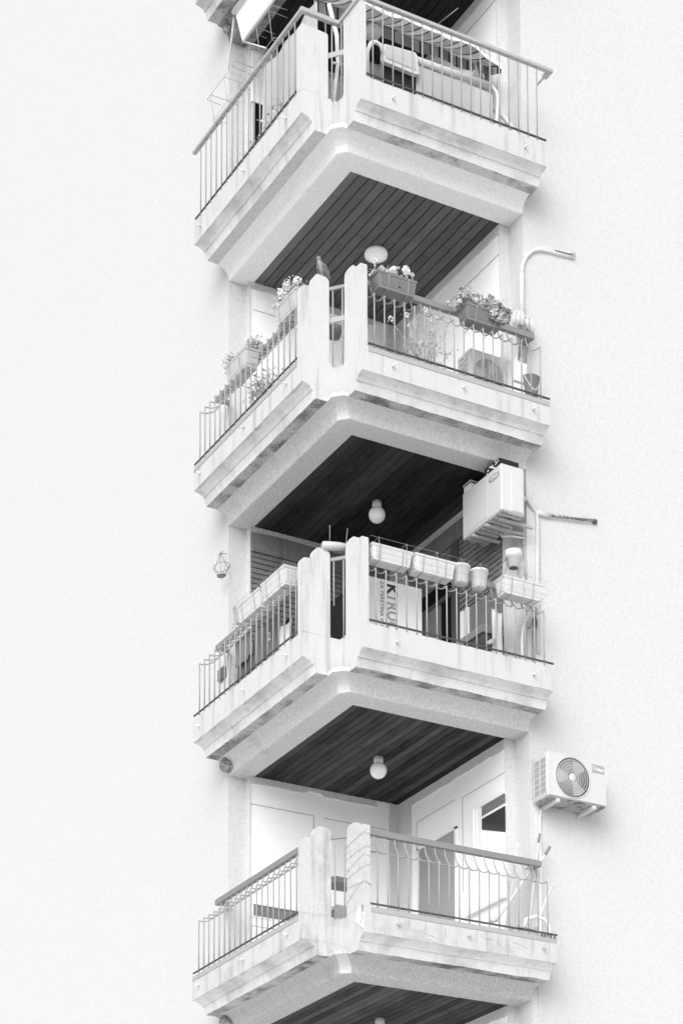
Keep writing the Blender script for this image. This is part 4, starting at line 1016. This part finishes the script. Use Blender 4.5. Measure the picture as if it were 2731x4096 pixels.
# hanging pot by the pier
t = thing('hanging_pot', 'white pot hung on wires in front of the right pier, below the high air conditioner', 'hanging pot', (2.44, .33, 1.15))
part('pot', MB().lathe([(.055, 1.12), (.06, 1.122), (.078, 1.22), (.092, 1.225), (.094, 1.30), (.085, 1.30)], (2.44, .33, 0), 20), 'white_plastic', t)
part('base_hole', MB().lathe([(.045, 1.118), (.04, 1.116)], (2.44, .33, 0), 14), 'dark_wire', t)
part('wires', MB().tube([(2.55, .40, 1.50), (2.44, .33, 1.30)], .0025, n=4).tube([(2.36, .33, 1.16), (2.28, .30, .95)], .003, n=4).tube([(2.60, .43, 1.52), (2.63, .42, 1.30)], .003, n=4).tube([(2.30, .33, 1.14), (2.36, .33, 1.22)], .003, n=4), 'dark_wire', t)
single('plastic_bag', MB().sheet(lambda u, v: (2.50+.10*u+.12*v, .40+.02*math.sin(u*6+v*5), 1.22-.26*v-.05*u), 8, 10, thick=.004), 'cloth_white', 'pale plastic bag draped down beside the hanging white pot', 'bag', (2.55, .4, 1.0))
# hanging wire basket on the left wall
t = thing('hanging_basket', 'empty triangular wire basket hung on the left wall', 'basket', (.31, 3.05, 1.7))
hb = MB(); top = Vector((.36, 3.10, 1.99)); ring = [(.33+.085*math.cos(a), 3.02+.13*math.sin(a), 1.79) for a in [i*2*math.pi/16 for i in range(16)]]
hb.tube(ring, .003, n=4, closed=True)
for i in (0, 5, 10): hb.tube([top, ring[i]], .003, n=4)
for i in range(0, 16, 2): hb.tube([ring[i], (.33+.03*math.cos(i*.39), 3.02+.045*math.sin(i*.39), 1.685)], .0022, n=4)
hb.tube([(.36, 3.10, 1.99), (FW, 3.10, 2.0)], .004, n=4); hb.tube([(.36, 3.04, 1.995), (.36, 3.16, 1.995)], .004, n=4)
part('wires', hb, 'dark_wire', t)
part('saucer', MB().lathe([(.045, 1.683), (.05, 1.689)], (.33, 3.02, 0), 14, sx=1, sy=1.3), 'tube_grey', t)
t = thing('hanging_pot', 'white pot with scrappy plant on the left wall above the caged troughs', 'hanging pot', (.34, 2.62, 1.0))
part('pot', MB().lathe([(.06, .95), (.085, 1.11), (.09, 1.11)], (.34, 2.55, 0), 16), 'white_plastic', t)
lf = MB()
for i in range(26): lf.leaf((.33+r_.gauss(0, .02), 2.66+r_.gauss(0, .02), 1.0+r_.gauss(0, .04)), .010, r_)
part('foliage', lf, 'tube_grey', t)
# bottle and spikes on the notch
t = thing('plastic_bottle', 'clear plastic bottle lying across the notch between the stepped pillars', 'bottle', (.36, .44, .93))
part('body', MB().tube([(.225, .48, .915), (.24, .478, .915), (.40, .44, .925), (.46, .42, .93), (.49, .415, .932)], [.03, .043, .043, .03, .016], n=12), 'bottle', t)
part('cap', MB().tube([(.485, .416, .932), (.51, .41, .933)], .016, n=10), 'white_plastic', t)
for lab, p0, p1 in (('thin straight spike standing left on the bottle in the notch', (.30, .45, .95), (.30, .45, 1.13)), ('thin leaning spike by the right stepped pillar', (.475, .44, .92), (.50, .44, 1.14)), ('short tilted wire sticking up behind the first white trough', (.93, .22, .80), (.99, .20, .90))):
    single('wire_spike', MB().tube([p0, p1], .0032, n=5), 'wire', lab, 'wire', p0, 'wire spikes on the planter balcony')

# ------------------------------------------------------------------ lowest balcony: poles, stool
floor(3)
def pole(name, lab, cat, pts, r, m_, tip=None, grp='poles leaning at the right end of the lowest balcony'):
    t = thing(name, lab, cat, pts[0], grp)
    part('shaft', MB().tube(pts, r, n=7), m_, t)
    if tip: part('grip', MB().tube(tip, r*1.25, n=7), 'tube_grey', t)
pole('broom', 'long grey broom handle slanting up behind the last hooked bars', 'broom', [(2.19, .33, .19), (2.40, .33, .48), (2.60, .33, .77)], .013, 'conduit')
pole('broom', 'pale pole with a dark grip leaning out over the handrail end', 'broom', [(2.56, .36, .78), (2.74, .32, .90), (2.775, .31, .955)], .014, 'tube_white', [(2.775, .31, .955), (2.83, .30, 1.05)])
pole('broom', 'upright white pole with a dark tip beside the duct', 'broom', [(2.58, .38, -.05), (2.66, .38, .55), (2.735, .37, 1.10)], .010, 'tube_white', [(2.735, .37, 1.10), (2.755, .37, 1.20)])
pole('broom', 'faint thin cane leaning behind the poles', 'cane', [(2.30, .40, -.03), (2.42, .40, .60), (2.50, .40, 1.07)], .008, 'conduit')
pole('broom', 'short white stick jutting outward past the handrail end', 'stick', [(2.58, .22, .10), (2.70, .25, .36), (2.84, .28, .62)], .014, 'tube_white')
t = thing('mop_bucket', 'pale tangle of hose and bucket at the right end of the lowest balcony', 'bucket', (2.55, .28, -.03))
part('pail', MB().lathe([(.08, -.05), (.11, .12), (.115, .125), (.10, .125)], (2.55, .30, 0), 18), 'white_plastic', t)
part('hose', MB().tube([(2.46, .24, .10), (2.48, .24, .20), (2.58, .22, .24), (2.68, .20, .22), (2.73, .18, .14), (2.72, .17, .02)], .022, n=8), 'hose', t)
single('dust_brush', MB().tube([(2.09, .30, .14), (2.14, .30, .17), (2.19, .30, .19)], [.02, .035, .018], n=8), 'white_plastic', 'white brush head at the foot of the slanting broom', 'brush', (2.1, .3, .1))
t = thing('cable', 'dark cable and clips lying along the parapet edge at the right end', 'cable', (2.45, .06, 0))
part('cord', MB().tube([(2.12, -.02, -.03), (2.20, -.02, .0), (2.32, .0, .02), (2.45, -.01, .0), (2.62, -.015, -.02)], .005, n=5), 'dark_wire', t)
cl = MB()
for x in (2.50, 2.54, 2.61, 2.66): cl.ball((x, -.015, -.03), .014, n=7, sc=(1.2, 1, .8))
part('clips', cl, 'dark_wire', t)
t = thing('side_shelf', 'small white shelf unit behind the gap between the lowest pillars', 'shelf', (.75, 1.0, -.06))
part('shelf', MB().box(.62, 1.02, .95, 1.2, .52, .58), 'tube_grey', t)
part('body', MB().box(.66, .95, 1.0, 1.25, -.06, .30), 'box_plastic_pale', t)
part('door', MB().box(.655, .66, 1.02, 1.22, .08, .26), 'cloth_grey', t)
